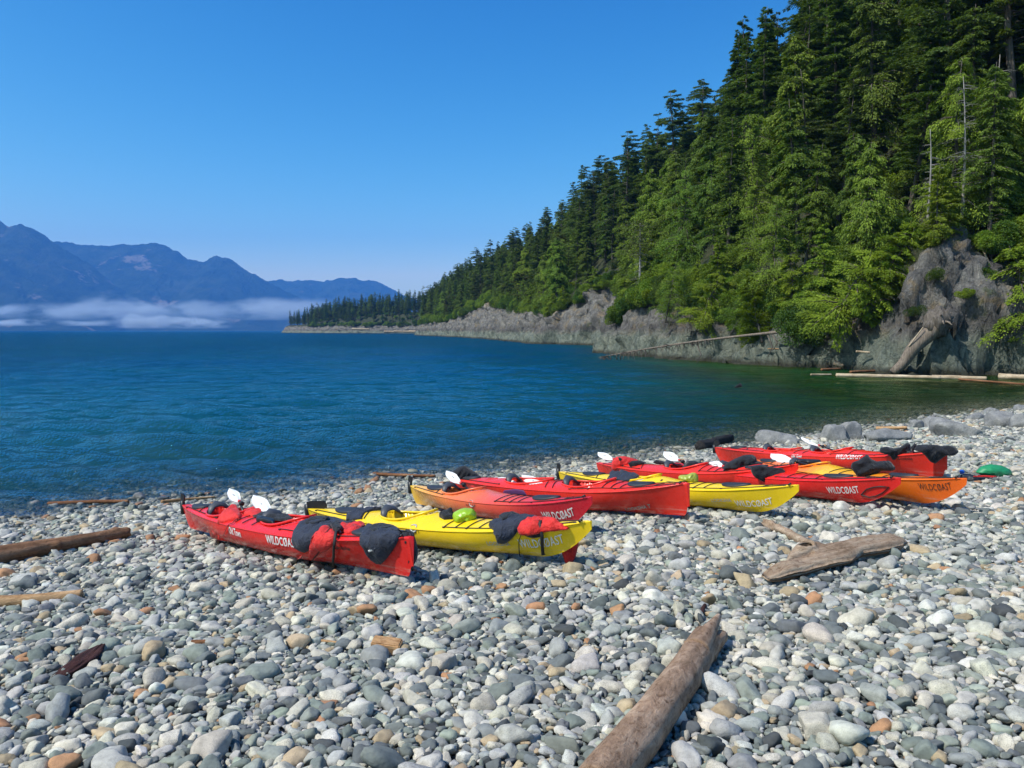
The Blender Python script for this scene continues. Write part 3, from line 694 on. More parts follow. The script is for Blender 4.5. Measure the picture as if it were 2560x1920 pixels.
kind('fi', 'fir_tree', 'old open-crowned fir with layered boughs', 21, 'fir', seed=8, R=3.8, nb=92, droop=.2, lift=.15, hang=.15, shape=.42, gap=.35, start=.24, lean=.04, dead=22)
kind('pi', 'shore_pine', 'scraggly olive pine with flat top', 12, 'pine', seed=9, R=3.0, nb=48, droop=.02, lift=.22, hang=.05, shape=.35, gap=.4, start=.3, top_flat=.7, dead=20, ntot=15000, tw=.38)
kind('pi', 'shore_pine', 'scraggly olive pine with flat top', 11, 'pine', seed=10, R=2.6, nb=44, droop=.05, lift=.2, hang=.05, shape=.4, gap=.4, start=.25, top_flat=.55, lean=-.06, dead=18, ntot=15000, tw=.36)
kind('yo', 'young_hemlock', 'bright young hemlock', 8, 'bright', seed=11, R=2.5, nb=90, droop=.35, lift=.22, hang=.3, shape=.65, tw=.30, start=.0, dead=0, ntot=15000)
kind('yo', 'young_hemlock', 'bright young hemlock', 6, 'bright', seed=12, R=2.7, nb=80, droop=.3, lift=.12, hang=.25, shape=.5, tw=.27, start=.0, dead=0, ntot=15000)
BUSH = []
for s, (R_, H_, lf, lm) in enumerate([(1.7, 2.2, .17, 'leafy'), (1.5, 1.7, .15, 'under'), (2.1, 2.4, .20, 'cedar'), (1.3, 1.4, .15, 'bright')]):
    tm, cm = bushy(40 + s, R_, H_, 9500, lf * .72); tm.materials.append(M['trunk']); cm.materials.append(LM[lm]); BUSH.append((tm, cm))
def joined(tm, cm, name):
    """trunk and crown as one mesh, for the mass of trees"""
    me = bpy.data.meshes.new(name); bm = bmesh.new(); bm.from_mesh(tm); n = len(bm.faces); bm.from_mesh(cm); bm.faces.ensure_lookup_table()
    for i, f in enumerate(bm.faces): f.material_index = 0 if i < n else 1
    bm.to_mesh(me); bm.free(); me.materials.append(tm.materials[0]); me.materials.append(cm.materials[0]); return me

def zone(px, d, D):
    if D > 600: return 'on the low far headland'
    if D > 240: return 'on the slope running down to the far headland'
    if D > 130: return 'above the second grey cliff'
    if px > 2100: return 'above the cliff with the leaning log'
    if px > 1750: return 'above the overhanging green boughs'
    if px > 1450: return 'on the slope above the fallen tree'
    return 'on the slope behind the grey-trunked tree'
LANDM = [(700, 'over the low far point'), (860, 'beside the low far point'), (1000, 'over the far headland'), (1130, 'above the smallest far cliff'), (1230, 'just left of the tall grey cliff'), (1300, 'right above the tall grey cliff'), (1380, 'left of the lone grey-trunked tree'),
         (1480, 'left behind the lone grey-trunked tree'), (1570, 'directly behind the lone grey-trunked tree'), (1640, 'right of the lone grey-trunked tree'), (1720, 'above the thin end of the fallen tree'), (1800, 'above the middle of the fallen tree'),
         (1880, 'above the root of the fallen tree'), (1960, 'right of the fallen tree root'), (2040, 'above the shaded rock hollow'), (2120, 'above the hanging green boughs'), (2200, 'above the floating timber'), (2270, 'left above the leaning log'), (2340, 'above the root of the leaning log'), (2410, 'near the tallest bare trunk'), (2480, 'right of the tallest bare trunk'), (2600, 'by the right edge')]
def label_tree(c, K):
    px = c['px']; lm = [t for x, t in LANDM if px >= x - 40][-1]; py = to_pix(c['p'])[1]; top = to_pix(c['p'] + np.array([0, 0, K['H'] * c['sc']]))[1]
    d = c['d'] - .55 * hc[c['i']] - 1.2
    tone = '' if c['rz'] < 3.14 else ''
    row = 'at the rock rim' if d < 3.5 else 'low on the slope' if d < 10 else 'midway up the slope' if d < 20 else 'high on the slope' if d < 32 else 'on the ridge'
    big = 'tall' if K['H'] * c['sc'] > 19 else 'small' if K['H'] * c['sc'] < 11 else ''
    return ' '.join((big + ' ' + K['short'] + ' ' + row + ' ' + lm).split())
cand = []
g = np.random.default_rng(77)
cum = 0.0; ci_all = np.arange(len(cP)); ds = np.gradient(cS)
def try_add(lst, i, d, mind):
    p = terr(i, d)
    if i < nI:
        _, i2, d2 = kd.find((p[0], p[1], 0))
        if d2 < d * .6: return
    for q in lst[-1500:]:
        if (q['p'][0] - p[0]) ** 2 + (q['p'][1] - p[1]) ** 2 < mind * mind: return
    D = float(np.hypot(p[0], p[1])); lst.append(dict(i=i, d=d, p=p, D=D))
cut_lo = int(np.argmax(cP[:, 1] > 40)); cut_hi = int(np.argmax((cP[:, 1] > 1030)))
pr = ds / ds.sum(); 
idx_near = [i for i in range(cut_lo, cut_hi) if dC[i] < 135]; idx_mid = [i for i in range(cut_lo, cut_hi) if 135 <= dC[i] < 560]; idx_far = [i for i in range(cut_lo, cut_hi) if dC[i] >= 560]
def samp(idx, n, dmin, dmax, mind):
    w = ds[idx] / ds[idx].sum()
    ii = g.choice(idx, n, p=w); d_ = g.uniform(dmin, dmax, n)
    for i, d in zip(ii, d_):
        try_add(cand, int(i), float(d + .55 * hc[i] + 1.2), mind)
samp(idx_near, 2400, 0, 46, 3.1); samp(idx_mid, 3000, 0, 38, 3.6); samp(idx_far, 2600, 2, 60, 4.6)
vis = []
for c in cand:
    px, py = to_pix(c['p']); c['px'] = px
    if px > 2760 or px < 690: continue
    D, d = c['D'], c['d'] - .55 * hc[c['i']] - 1.2
    r = g.uniform()
    if D > 800 and d < 14: k = g.choice([8, 9, 0, 3], p=[.35, .3, .2, .15]); sc = g.uniform(.6, 1.0)
    elif D > 600: k = g.choice([0, 1, 2, 7], p=[.4, .3, .2, .1]); sc = g.uniform(.6, 1.3)
    elif D > 240: k = g.choice([0, 2, 3, 6, 8, 9, 4], p=[.16, .17, .14, .06, .2, .19, .08]); sc = g.uniform(.7, 1.0)
    elif d < 3.2: k = g.choice([10, 11, 4, 5, 3], p=[.34, .30, .15, .13, .08]); sc = g.uniform(.5, 1.0)
    elif d < 11: k = g.choice([0, 2, 3, 4, 5, 7, 10], p=[.14, .2, .18, .2, .14, .06, .08]); sc = g.uniform(.6, .95)
    else: k = g.choice([0, 1, 2, 3, 4, 6, 7], p=[.18, .16, .14, .12, .08, .18, .14]); sc = g.uniform(.62, 1.22)
    c['k'] = int(k); c['sc'] = float(sc); c['rz'] = float(g.uniform(0, 6.28)); c['app'] = KINDS[c['k']]['H'] * sc / D; vis.append(c)
vis.sort(key=lambda c: -c['app'])
NSING = 292
tot = {}
for c in vis[:NSING]:
    K = KINDS[c['k']]
    lab = label_tree(c, K)
    root = empty(K['name'], tuple(c['p'] - np.array([0, 0, .35])), (float(g.normal(0, .04)), float(g.normal(0, .04)), c['rz'])); s = c['sc']; root.scale = (s * g.uniform(.9, 1.12), s * g.uniform(.9, 1.12), s)
    tag(root, lab, K['name'].split('_')[-1] if K['key'] != 'yo' else 'tree', K['desc'].split(' with ')[0] + 's on the wooded slope')
    link('trunk', K['tm'], None, root); link('crown', K['cm'], None, root)
rest_t = vis[NSING:]
if rest_t:
    P = np.array([c['p'] for c in rest_t]) - np.array([0, 0, .35])
    rot = np.stack([g.normal(0, .02, len(P)), g.normal(0, .02, len(P)), [c['rz'] for c in rest_t]], -1)
    s = np.array([c['sc'] for c in rest_t]); scl = np.stack([s * 1.0, s * 1.0, s], -1)
    fo = instancer('forest', P, np.array([c['k'] for c in rest_t]), rot, scl, [joined(K['tm'], K['cm'], 'kind') for K in KINDS], {})
    tag(fo, 'mass of conifers on the far slope and headland', 'forest')
# undergrowth: shrubs over the whole slope, thick at the rim of the rock
up, uk, us = [], [], []
for idx, n, dm in ((idx_near, 1500, 30), (idx_mid, 1300, 22), (idx_far, 700, 26)):
    w = ds[idx] / ds[idx].sum(); ii = g.choice(idx, n, p=w); d_ = np.where(g.uniform(size=n) < .5, g.uniform(-.1, 3.0, n), g.uniform(0, dm, n))
    for i, d in zip(ii, d_):
        p = terr(int(i), float(d + .55 * hc[i] + 1.0)); px, _ = to_pix(p)
        if 2200 < px < 2500 and p[1] < 90 and d < (3.2 if 2255 < px < 2470 else .3): continue
        if px < 770: continue
        up.append(p - np.array([0, 0, .35])); uk.append(g.choice([0, 1, 2, 3], p=[.34, .34, .2, .12])); us.append(g.uniform(.5, 1.15) * (1.0 if p[1] < 250 else 1.5))
up = np.array(up); us = np.array(us)
un = instancer('undergrowth', up, np.array(uk), np.stack([g.normal(0, .15, len(up)), g.normal(0, .15, len(up)), g.uniform(0, 6.28, len(up))], -1), us[:, None] * np.array([1, 1, .9]), [joined(a, b, 'kind') for a, b in BUSH], {})
tag(un, 'low green shrubs covering the slope between the trees', 'undergrowth')

# boughs that hang over the rock, bushes at the rim: things of their own
def px_tree(px, py, Y, k, sc, label, group=None, lean=(0, 0), rz=0, name=None, cat='tree'):
    p = at_dist(px, py, Y); K = KINDS[k] if k < 100 else None
    root = empty(name or (K['name'] if K else 'green_shrub'), tuple(p), (lean[0], lean[1], rz)); root.scale = (sc, sc, sc); tag(root, label, cat, group)
    if K: link('trunk', K['tm'], None, root); link('crown', K['cm'], None, root)
    else: link('stem', BUSH[k - 100][0], None, root); link('foliage', BUSH[k - 100][1], None, root)
px_tree(2592, 850, 56, 11, 1.15, 'bright green hemlock bush at the right edge beside the cliff', lean=(-.1, -.25), name='hemlock_bush', cat='bush')
px_tree(2600, 790, 57.5, 10, .9, 'tall bright young hemlock rising behind the right edge bush', lean=(0, -.1))
px_tree(2505, 640, 63, 11, 1.0, 'bright young hemlock on top of the cliff under the tall bare trunk')
px_tree(2440, 590, 66, 11, .7, 'spreading bright hemlock on the cliff top above the bare rock slab')
for (px, py, Y, k, sc, lb, ln, rz) in [
    (2150, 800, 62, 10, 1.0, 'yellow-green hemlock whose boughs hang over the shaded hollow', (.5, -.1), 1.0),
    (2080, 815, 64.5, 11, 1.15, 'low bright hemlock bending over the rock beside the shaded hollow', (.6, 0), .4),
    (2190, 730, 61, 11, .95, 'bright hemlock on the shoulder left of the bare rock slab', (.3, -.3), 2.0),
    (1990, 845, 68, 100, 1.25, 'broad-leaved green shrub hanging low over the water between hemlocks', (.5, 0), .2),
    (1900, 840, 73, 10, .85, 'bright hemlock leaning out above the root of the fallen tree', (.55, .1), 3.0),
    (1830, 830, 77, 5, .42, 'small cedar bending over the rock left of the fallen tree root', (.5, 0), 1.6),
    (1745, 820, 82, 11, 1.0, 'low green hemlock over the middle of the fallen tree', (.4, 0), .9),
    (1665, 800, 88, 5, .45, 'small cedar at the rim above the thin end of the fallen tree', (.3, 0), 2.4)]:
    px_tree(px, py, Y, k, sc, lb, None, ln, rz)
for (px, py, Y, k, sc, lb) in [(2335, 700, 57, 101, .42, 'small shrub clinging to the upper ledge of the bare rock slab'), (2410, 745, 56, 103, .40, 'small bright tuft on the ledge above the leaning log root'), (2290, 790, 56.5, 101, .38, 'low shrub on the rock left above the leaning log root'), (2455, 700, 58, 100, .55, 'green shrub on the cliff shoulder left of the right edge bush')]:
    px_tree(px, py, Y, k, sc, lb, None, (0, 0), px * .1, cat='shrub')
# trees one can tell apart
def bare(px, py, Y, top_py, r0, label, n=26, L=1.6, seed=3, lean=0.0, bent=0.0, name='bare_tree', foliage=None, twig=True):
    p = at_dist(px, py, Y); hgt = (py - top_py) / FOC * Y
    root = empty(name, tuple(p)); tag(root, label, 'tree')
    snag(seed, hgt, r0, n, L, .05, twig, lean, bent).build('trunk', M['greytrunk'], root)
    if foliage:
        gg = np.random.default_rng(seed); n_ = 1500; P = np.stack([gg.normal(0, foliage, n_) + lean * hgt * .9, gg.normal(0, foliage, n_), hgt * gg.uniform(.62, 1.02, n_)], -1); D_ = unit(gg.normal(0, 1, (n_, 3)) * np.array([1, 1, .4])); S_ = unit(np.cross(D_, gg.normal(0, 1, (n_, 3))))
        V_, F_ = quads(P, D_, S_, gg.uniform(.2, .5, n_), gg.uniform(.06, .14, n_)); link('crown', mesh('crown', V_, F_, False), LM['pine'], root)
bare(2400, 590, 62, 205, .15, 'tall bare grey trunk standing above the bare rock slab', 46, 2.3, 5, -.035, .4)
bare(2487, 480, 68, 150, .16, 'second tall grey trunk, slightly thicker, near the right edge', 34, 2.2, 6, .0, -.1)
bare(2318, 575, 63, 330, .12, 'shorter grey trunk left of the tall bare trunk on the cliff', 22, 1.4, 7, -.02, .2)
bare(2512, 455, 72, 330, .10, 'slim grey stump trunk at the right edge behind others', 12, .9, 8)
bare(2525, 640, 62, 560, .09, 'short broken grey snag above the right edge bush', 5, .5, 9)
bare(1597, 788, 104, 560, .24, 'lone grey-trunked tree standing on the rock with dead boughs', 44, 2.4, 10, .0, .1, 'grey_tree', .85)
bare(1250, 560, 235, 460, .3, 'thin bare-topped tree on the skyline above the first grey cliff', 18, 2.0, 11, .02, .1, 'bare_tree', .9) if False else None
bare(1139, 740, 560, 690, .5, 'flat-topped dead tree on the skyline above the far headland', 20, 5.5, 12, .02, .2, 'bare_tree', 2.6)
bare(2490, 670, 60, 590, .07, 'pale broken stem leaning on the cliff rim', 2, .3, 13, -.5, 0, twig=False)
# ------------------------------------------------------------------ mountains
def mountain(name, D, prof, mat, depth, seed, rough=1.0, nu=420, nv=90):
    px = np.array([p[0] for p in prof], float); py = np.array([p[1] for p in prof], float)
    X = np.linspace(px[0], px[-1], nu); Yp = np.interp(X, px, py)
    u = (X - 1280) / FOC; hgt = (826 - Yp) / FOC * D + CAM_H
    V = []
    for i in range(nu):
        for j in range(nv):
            t = j / (nv - 1); y = D - depth * (1 - t) if t < 1 else D
            x = u[i] * D * (y / D) ** .35
            h = max(0, hgt[i]) * (t ** 1.05)
            q = Vector((x * .00042, y * .00042, seed)); 
            ero = noise.ridged_multi_fractal(Vector((x * .0011 + h * .0003, y * .00035, seed)), .9, 2.1, 6, 1.0, 2.0)
            n1 = noise.fractal(Vector((x * .004, y * .004, seed)), .8, 2.2, 5)
            w = math.sin(math.pi * min(1, t)) ** .7 * min(1, h / 250)
            V.append((x, y + (ero - 1.1) * 330 * rough * w, h + (ero - 1.2) * 150 * rough * w + n1 * 24 * (t > 0) + (n1 * 20 if t == 1 else 0)))
    # back slope
    o = link(name, mesh(name, V, grid_faces(nu, nv)[:, ::-1]), mat); tag(o, kind='structure'); return o
t = NT('far_forest'); P = t.pos(); z = t.sep(P)[2]
c = t.ramp(t.noise(P, .0035, 8, .7), [(.35, (.014, .028, .013)), (.5, (.030, .052, .022)), (.65, (.062, .08, .040))])
bare_ = t.maprange(t.noise(t.mapping(P, (1, 1, .35)), .0016, 6, .68), .60, .645)
c = t.mix(t.math('MULTIPLY', bare_, .85), c, (.27, .23, .18)); t.base(c, .95, .1); t.bump(t.noise(P, .012, 6, .75), 1, 60)
FM = t.m
E1, E2, E3 = 8200, 9600, 11600
mountain('mountain', E1, [(-900, 640), (-500, 560), (-250, 520), (-80, 560), (0, 549), (18, 553), (36, 567), (62, 567), (95, 580), (118, 592), (140, 608), (175, 622), (210, 645), (240, 668), (275, 697), (310, 722), (345, 745), (380, 790), (400, 826)], FM, 2300, 1.3)
mountain('mountain_range', E2, [(60, 600), (140, 606), (200, 609), (262, 617), (285, 623), (320, 614), (350, 611), (398, 612), (430, 621), (455, 633), (472, 646), (500, 653), (522, 658), (534, 652), (548, 647), (566, 649), (600, 662), (640, 683), (680, 706), (720, 728), (765, 752), (800, 772), (850, 800), (900, 826)], FM, 2500, 5.1)
mountain('far_hills', E3, [(560, 700), (690, 700), (760, 704), (815, 706), (840, 698), (862, 695), (892, 695), (905, 700), (930, 708), (960, 713), (985, 727), (1040, 745), (1120, 790), (1200, 826)], FM, 2600, 9.7, .8)

# ------------------------------------------------------------------ air
def box_mesh(name, a, b):
    m_ = MB(); m_.box([(a[i] + b[i]) / 2 for i in range(3)], [b[i] - a[i] for i in range(3)]); return mesh(name, m_.V, m_.F, False)
hz = link('haze', box_mesh('haze', (-14000, -300, -11), (9000, 12600, 1480))); tag(hz, kind='stuff')
hm = bpy.data.materials.new('haze_air'); hm.use_nodes = True; hm.node_tree.nodes.clear()
pv = hm.node_tree.nodes.new('ShaderNodeVolumePrincipled'); ho = hm.node_tree.nodes.new('ShaderNodeOutputMaterial'); hm.node_tree.links.new(pv.outputs[0], ho.inputs['Volume'])
pv.inputs['Color'].default_value = (.11, .40, 1.0, 1); pv.inputs['Density'].default_value = .78e-4; pv.inputs['Anisotropy'].default_value = 0.0
hz.data.materials.append(hm); hz.display_type = 'WIRE'

# low cloud lying along the foot of the mountains
def fog_bank(name, label, px0, px1, py0, py1, D, thick, dens, seed, sc=.0016):
    x0, x1 = (px0 - 1280) / FOC * D, (px1 - 1280) / FOC * D; z0, z1 = (826 - py1) / FOC * D + CAM_H, (826 - py0) / FOC * D + CAM_H
    o = link(name, box_mesh(name, (-(x1 - x0) / 2, -thick / 2, -(z1 - z0) / 2), ((x1 - x0) / 2, thick / 2, (z1 - z0) / 2))); o.location = ((x0 + x1) / 2, D, (z0 + z1) / 2)
    m = bpy.data.materials.new('cloud_vapour'); m.use_nodes = True; t = NT('cloud_vapour'); t.n.remove(t.p)
    P = t.pos(); G = t.node('ShaderNodeTexCoord').outputs['Generated']; gx, gy, gzz = t.sep(G)
    w = t.noise(t.mapping(P, (1, 1, 2.6)), sc, 5, .6); w2 = t.noise(t.mapping(P, (1, 1, 0)), sc * .55, 3, .5)
    top = t.math('MULTIPLY_ADD', t.math('SUBTRACT', w2, .5), 1.5, .62)
    e = t.math('MULTIPLY', t.maprange(gx, 0, .14), t.maprange(gx, .80, 1, 1, 0)); e = t.math('MULTIPLY', e, t.math('MULTIPLY', t.maprange(gy, 0, .3), t.maprange(gy, .7, 1, 1, 0)))
    vert = t.math('MULTIPLY', t.maprange(gzz, 0, .35), t.maprange(t.math('SUBTRACT', gzz, top), -.22, .02, 1, 0))
    d = t.math('MULTIPLY', t.maprange(w, .42, .60), t.math('MULTIPLY', e, vert))
    v = t.node('ShaderNodeVolumePrincipled', {'Color': (.86, .94, 1.0), 'Density': t.math('MULTIPLY', d, dens), 'Anisotropy': .2}); t.l.new(v.outputs[0], t.out.inputs['Volume'])
    o.data.materials.append(t.m); tag(o, label, 'cloud', kind='stuff'); o['kind'] = 'stuff'; return o
fog_bank('cloud_bank', 'long low cloud bank lying across the foot of the mountains', -260, 900, 726, 802, 5300, 460, .0095, 2, .0030)
fog_bank('cloud_wisp', 'bright small cloud wisp below the long cloud bank', 300, 575, 778, 822, 5000, 320, .035, 4, .0060)
fog_bank('thin_cloud', 'thin streak of mist just above the water at left', -300, 330, 792, 816, 5050, 300, .012, 6, .0040)
scene.cycles.volume_step_rate = 1.0; scene.cycles.volume_max_steps = 96

# ------------------------------------------------------------------ kayaks
class Kayak:
    def __init__(s, stern, bow, **kw):
        s.W = kw.get('W', .30); s.plumb = kw.get('plumb', False); s.zm = kw.get('zm', .262); s.dk = kw.get('dk', 2.0); s.zs_ = kw.get('zstern', .31); s.zb = kw.get('zbow', .42); s.cock = kw.get('cock', [-.12])
        s.pl_st = kw.get('plumb_stern', False)
        a = hit(*stern, s.zs_ + .02); b = hit(*bow, s.zb + .02)
        A = Vector((a.x, a.y, float(gz(a.x, a.y)) + .05)); B = Vector((b.x, b.y, float(gz(b.x, b.y)) + .055 + kw.get('lift', 0)))
        X = (B - A); s.L = X.length; X.normalize()
        up = Vector((.043, -.072, 1)); Yv = up.cross(X).normalized(); Z = X.cross(Yv)
        R = Matrix((X, Yv, Z)).transposed() @ Matrix.Rotation(kw.get('roll', 0), 3, 'X')
        s.M = Matrix.Translation((A + B) / 2) @ R.to_4x4(); s.Mn = np.array(s.M)
        s.hl = .43
        t = np.linspace(-.995, 1.04, 260); c = np.linspace(-1, .42, 110); TT, CC = np.meshgrid(t, c, indexing='ij')
        P = s.world(s.P(TT, CC)); s._t, s._c = TT.ravel(), CC.ravel(); s._px = s.pix(P.reshape(-1, 3))
        N = s.normal(TT, CC).reshape(-1, 3) @ s.Mn[:3, :3].T; vd = P.reshape(-1, 3) - np.array([0, 0, CAM_H])
        s._pen = np.where((N * vd).sum(1) > 0, 400., 0.)
        s._ctr = s.world(s.P(t, t * 0)); s._ctrpx = s.pix(s._ctr)
    def pix(s, P):
        x, y, z = P[:, 0], P[:, 1], P[:, 2] - CAM_H; c_, s_ = math.cos(PITCH), math.sin(PITCH); f = y * c_ - z * s_; v = y * s_ + z * c_
        return np.stack([1280 + FOC * x / f, 960 - FOC * v / f], -1)
    def world(s, P): return P @ s.Mn[:3, :3].T + s.Mn[:3, 3]
    def lines(s, t):
        u = np.clip(t, -1, .985) if s.plumb else np.clip(t, -1, 1); a = np.abs(u)
        p = np.where(u > 0, 2.3 if s.plumb else 1.9, 2.0)
        w = s.W * (1 - a ** p) ** np.where(u > 0, .78 if s.plumb else .95, .9) + .012
        zs = s.zm + np.where(u > 0, (s.zb - s.zm) * a ** 2.4, (s.zs_ - s.zm) * a ** 2.4)
        crown = .075 * (1 - a ** 2.2) + .045 * np.exp(-((u - s.cock[-1] - .17) / .12) ** 2) + .004
        tr, pw = (.955, 2.6) if s.plumb else (.70, 2.0)
        zk = .012 + .03 * a ** 2 + np.where(u > tr, (s.zb - .09 - .03) * (np.clip(u - tr, 0, 1) / (1 - tr)) ** pw, 0)
        trs = .93
        zk = zk + np.where(u < -trs, (s.zs_ - .12) * (np.clip(-u - trs, 0, 1) / (1 - trs)) ** (3.0 if s.pl_st else 1.6), 0)
        return w, zs, zs + crown, zk
    def P(s, t, c, hole=False):
        t = np.asarray(t, float); c = np.asarray(c, float)
        w, zs, zd, zk = s.lines(t); ac = np.abs(c); q = np.clip((ac - .5) / .5, 0, 1); k = np.clip(ac / .5, 0, 1)
        vw = np.clip((np.abs(t) - .35) / .5, 0, 1); a = q * math.pi / 2
        yh = w * ((1 - vw) * np.cos(a) ** .80 + vw * (1 - q) ** 1.05); zh = zs - (zs - zk) * ((1 - vw) * np.sin(a) ** 1.0 + vw * q)
        yd = w * k; zdk = zs + (zd - zs) * (1 - k ** s.dk)
        y = np.where(ac > .5, yh, yd) * np.sign(c); z = np.where(ac > .5, zh, zdk); x = t * s.L / 2 + 0 * c
        if hole:
            for tc in s.cock:
                e = ((x - tc * s.L / 2) / s.hl) ** 2 + (y / (s.W * .70)) ** 2
                f = np.clip((.98 - e) / .10, 0, 1) * (ac < .5); z = z * (1 - f) + (zk + .04) * f
        return np.stack([x, y, z], -1)
    def normal(s, t, c):
        e = .004; a = s.P(t + e, c) - s.P(t - e, c); b = s.P(t, c + e) - s.P(t, c - e); n = np.cross(a, b)
        return n / np.maximum(np.linalg.norm(n, axis=-1, keepdims=True), 1e-9)
    def inv(s, px, py):
        d = (s._px[:, 0] - px) ** 2 + (s._px[:, 1] - py) ** 2 + s._pen; i = int(np.argmin(d)); return float(s._t[i]), float(s._c[i])
    def Y(s, px):
        o = np.argsort(s._ctrpx[:, 0]); return float(np.interp(px, s._ctrpx[o, 0], s._ctr[o, 1]))
    def build(s, label, mat, **kw):
        root = empty('kayak'); root.matrix_world = s.M; s.root = root; tag(root, label, 'kayak', 'sea kayaks lying on the pebble beach')
        tt = np.sin(np.linspace(-math.pi / 2, math.pi / 2, 240)) * .35 + np.linspace(-1, 1, 240) * .65
        cc = np.concatenate([np.linspace(-1, -.5, 25)[:-1], np.linspace(-.5, .5, 41), np.linspace(.5, 1, 25)[1:]])
        TT, CC = np.meshgrid(tt, cc, indexing='ij'); V = s.P(TT, CC, True).reshape(-1, 3)
        F = grid_faces(len(tt), len(cc)); me_f = [tuple(f) for f in F] + [tuple(range(len(cc)))[::-1], tuple((len(tt) - 1) * len(cc) + k for k in range(len(cc)))]
        h = link('hull', mesh('hull', V, me_f), mat, root)
        for tc in s.cock:
            b = MB(); pts = []
            for i in range(41):
                a = 2 * math.pi * i / 40; x = tc * s.L / 2 + math.cos(a) * (s.hl + .015); y = math.sin(a) * s.W * .71
                ww, zss, zdd, _ = s.lines(np.array(x / (s.L / 2))); k = min(1, abs(y) / float(ww)); z = float(zss + (zdd - zss) * (1 - k ** s.dk)) + .014 + .016 * math.cos(a)
                pts.append((x, y, z))
            b.tube(pts, .013, 6, False, 1.2); b.build('coaming', kw.get('rim', mat), root)
            b = MB(); x = tc * s.L / 2
            b.tube([(x - .18, 0, .10), (x + .05, 0, .09), (x + .16, 0, .11)], [.16, .17, .12], 10, True, .3); b.build('seat', M['black'], root)
            b = MB(); zt = float(s.lines(np.array(tc))[2]); b.tube([(x - .27, -.15, zt - .05), (x - .33, -.08, zt + .03), (x - .34, 0, zt + .055), (x - .33, .08, zt + .03), (x - .27, .15, zt - .05)], [.02, .05, .07, .05, .02], 8, True, .35); b.build('backrest', M['darkgrey'], root)
        for tc, hx, hw in kw.get('hatches', [(.60, .23, .30), (-.62, .25, .32)]):
            n = 28; V = [(tc, 0)]; rr = [0]
            vv = []; ff = []; rings = [0.001, .5, .9, 1.0, 1.0]; zo = [.030, .029, .026, .018, -.004]
            for r, z in zip(rings, zo):
                for k in range(n):
                    a = 2 * math.pi * k / n; t_ = tc + math.cos(a) * r * hx / (s.L / 2); c_ = math.sin(a) * r * hw
                    vv.append(s.P(t_, c_) + s.normal(t_, c_) * z)
            for i in range(len(rings) - 1):
                for k in range(n): ff.append((i * n + k, (i + 1) * n + k, (i + 1) * n + (k + 1) % n, i * n + (k + 1) % n))
            link('hatch_cover', mesh('hatch_cover', vv, ff), M['rubber'], root)
        def cord(path, r=.0055, name='deck_cord'):
            p = []
            for (t1, c1), (t2, c2) in zip(path[:-1], path[1:]):
                for k in range(9 if (t1, c1) != path[-2] or True else 9):
                    f = k / 8; t_, c_ = t1 + (t2 - t1) * f, c1 + (c2 - c1) * f; p.append(s.P(t_, c_) + s.normal(t_, c_) * (r + .003))
            b = MB(); b.tube(p, r, 5); b.build(name, M['cord'], root)
        b = MB()
        for sg in (-1, 1):
            b.tube([s.P(t_, .5 * sg) + s.normal(t_, .47 * sg) * .001 for t_ in np.linspace(-.985, .975, 90)], .0085, 6, True)
        b.build('gunwale', mat, root)
        for sg in (-1, 1): cord([(.22, .40 * sg), (.55, .40 * sg), (.93, .30 * sg)])
        for sg in (-1, 1): cord([(-.40, .42 * sg), (-.88, .34 * sg)])
        for t0 in kw.get('cords', (.22, .29, .36, .43)): cord([(t0, -.40), (t0 + .02, 0), (t0, .40)])
        for t0 in kw.get('aft_cords', (-.38, -.5)): cord([(t0, -.40), (t0 - .06, 0), (t0, .40)])
        cord([(.80, -.32), (.84, 0), (.80, .32)])
        # toggle at the bow, padeyes
        e = s.P(.975, 0); b = MB(); b.tube([e + [-.05, -.03, .012], e + [-.02, -.045, .02], e + [-.05, -.06, .0]], .012, 6); b.build('carry_toggle', M['black'], root)
        for t0 in (.22, .36, .55, .93, -.4, -.88):
            q = s.P(t0, -.41) + s.normal(t0, -.41) * .008; b = MB(); b.box(q, (.03, .014, .014)); b.build('deck_fitting', M['black'], root)
        ru = kw.get('rudder')
        if ru:
            e = s.P(-.995, 0); z0 = e[2]; x0 = e[0]; b = MB()
            b.box((x0 - .035, 0, z0 - .04), (.06, .045, .18)); b.build('rudder_housing', M['black'], root)
            b = MB(); l, ang, w = ru; ax_ = Vector((math.cos(ang), 0, math.sin(ang))); pz = Vector((x0 - .03, 0, z0 + .045)); nb = Vector((-math.sin(ang), 0, math.cos(ang)))
            out = [(0, -.04), (l * .25, -w * .5), (l * .8, -w * .5), (l, -w * .3), (l * 1.02, w * .1), (l * .92, w * .5), (l * .25, w * .5), (0, .04)]
            V = [pz + ax_ * u + nb * v + Vector((0, yy, 0)) for yy in (-.008, .008) for u, v in out]; n = len(out)
            b.add(V, [tuple(range(n)), tuple(range(2 * n - 1, n - 1, -1))] + [(k, k + n, (k + 1) % n + n, (k + 1) % n) for k in range(n)]); b.build('rudder_blade', M['black'], root, False)
        return root

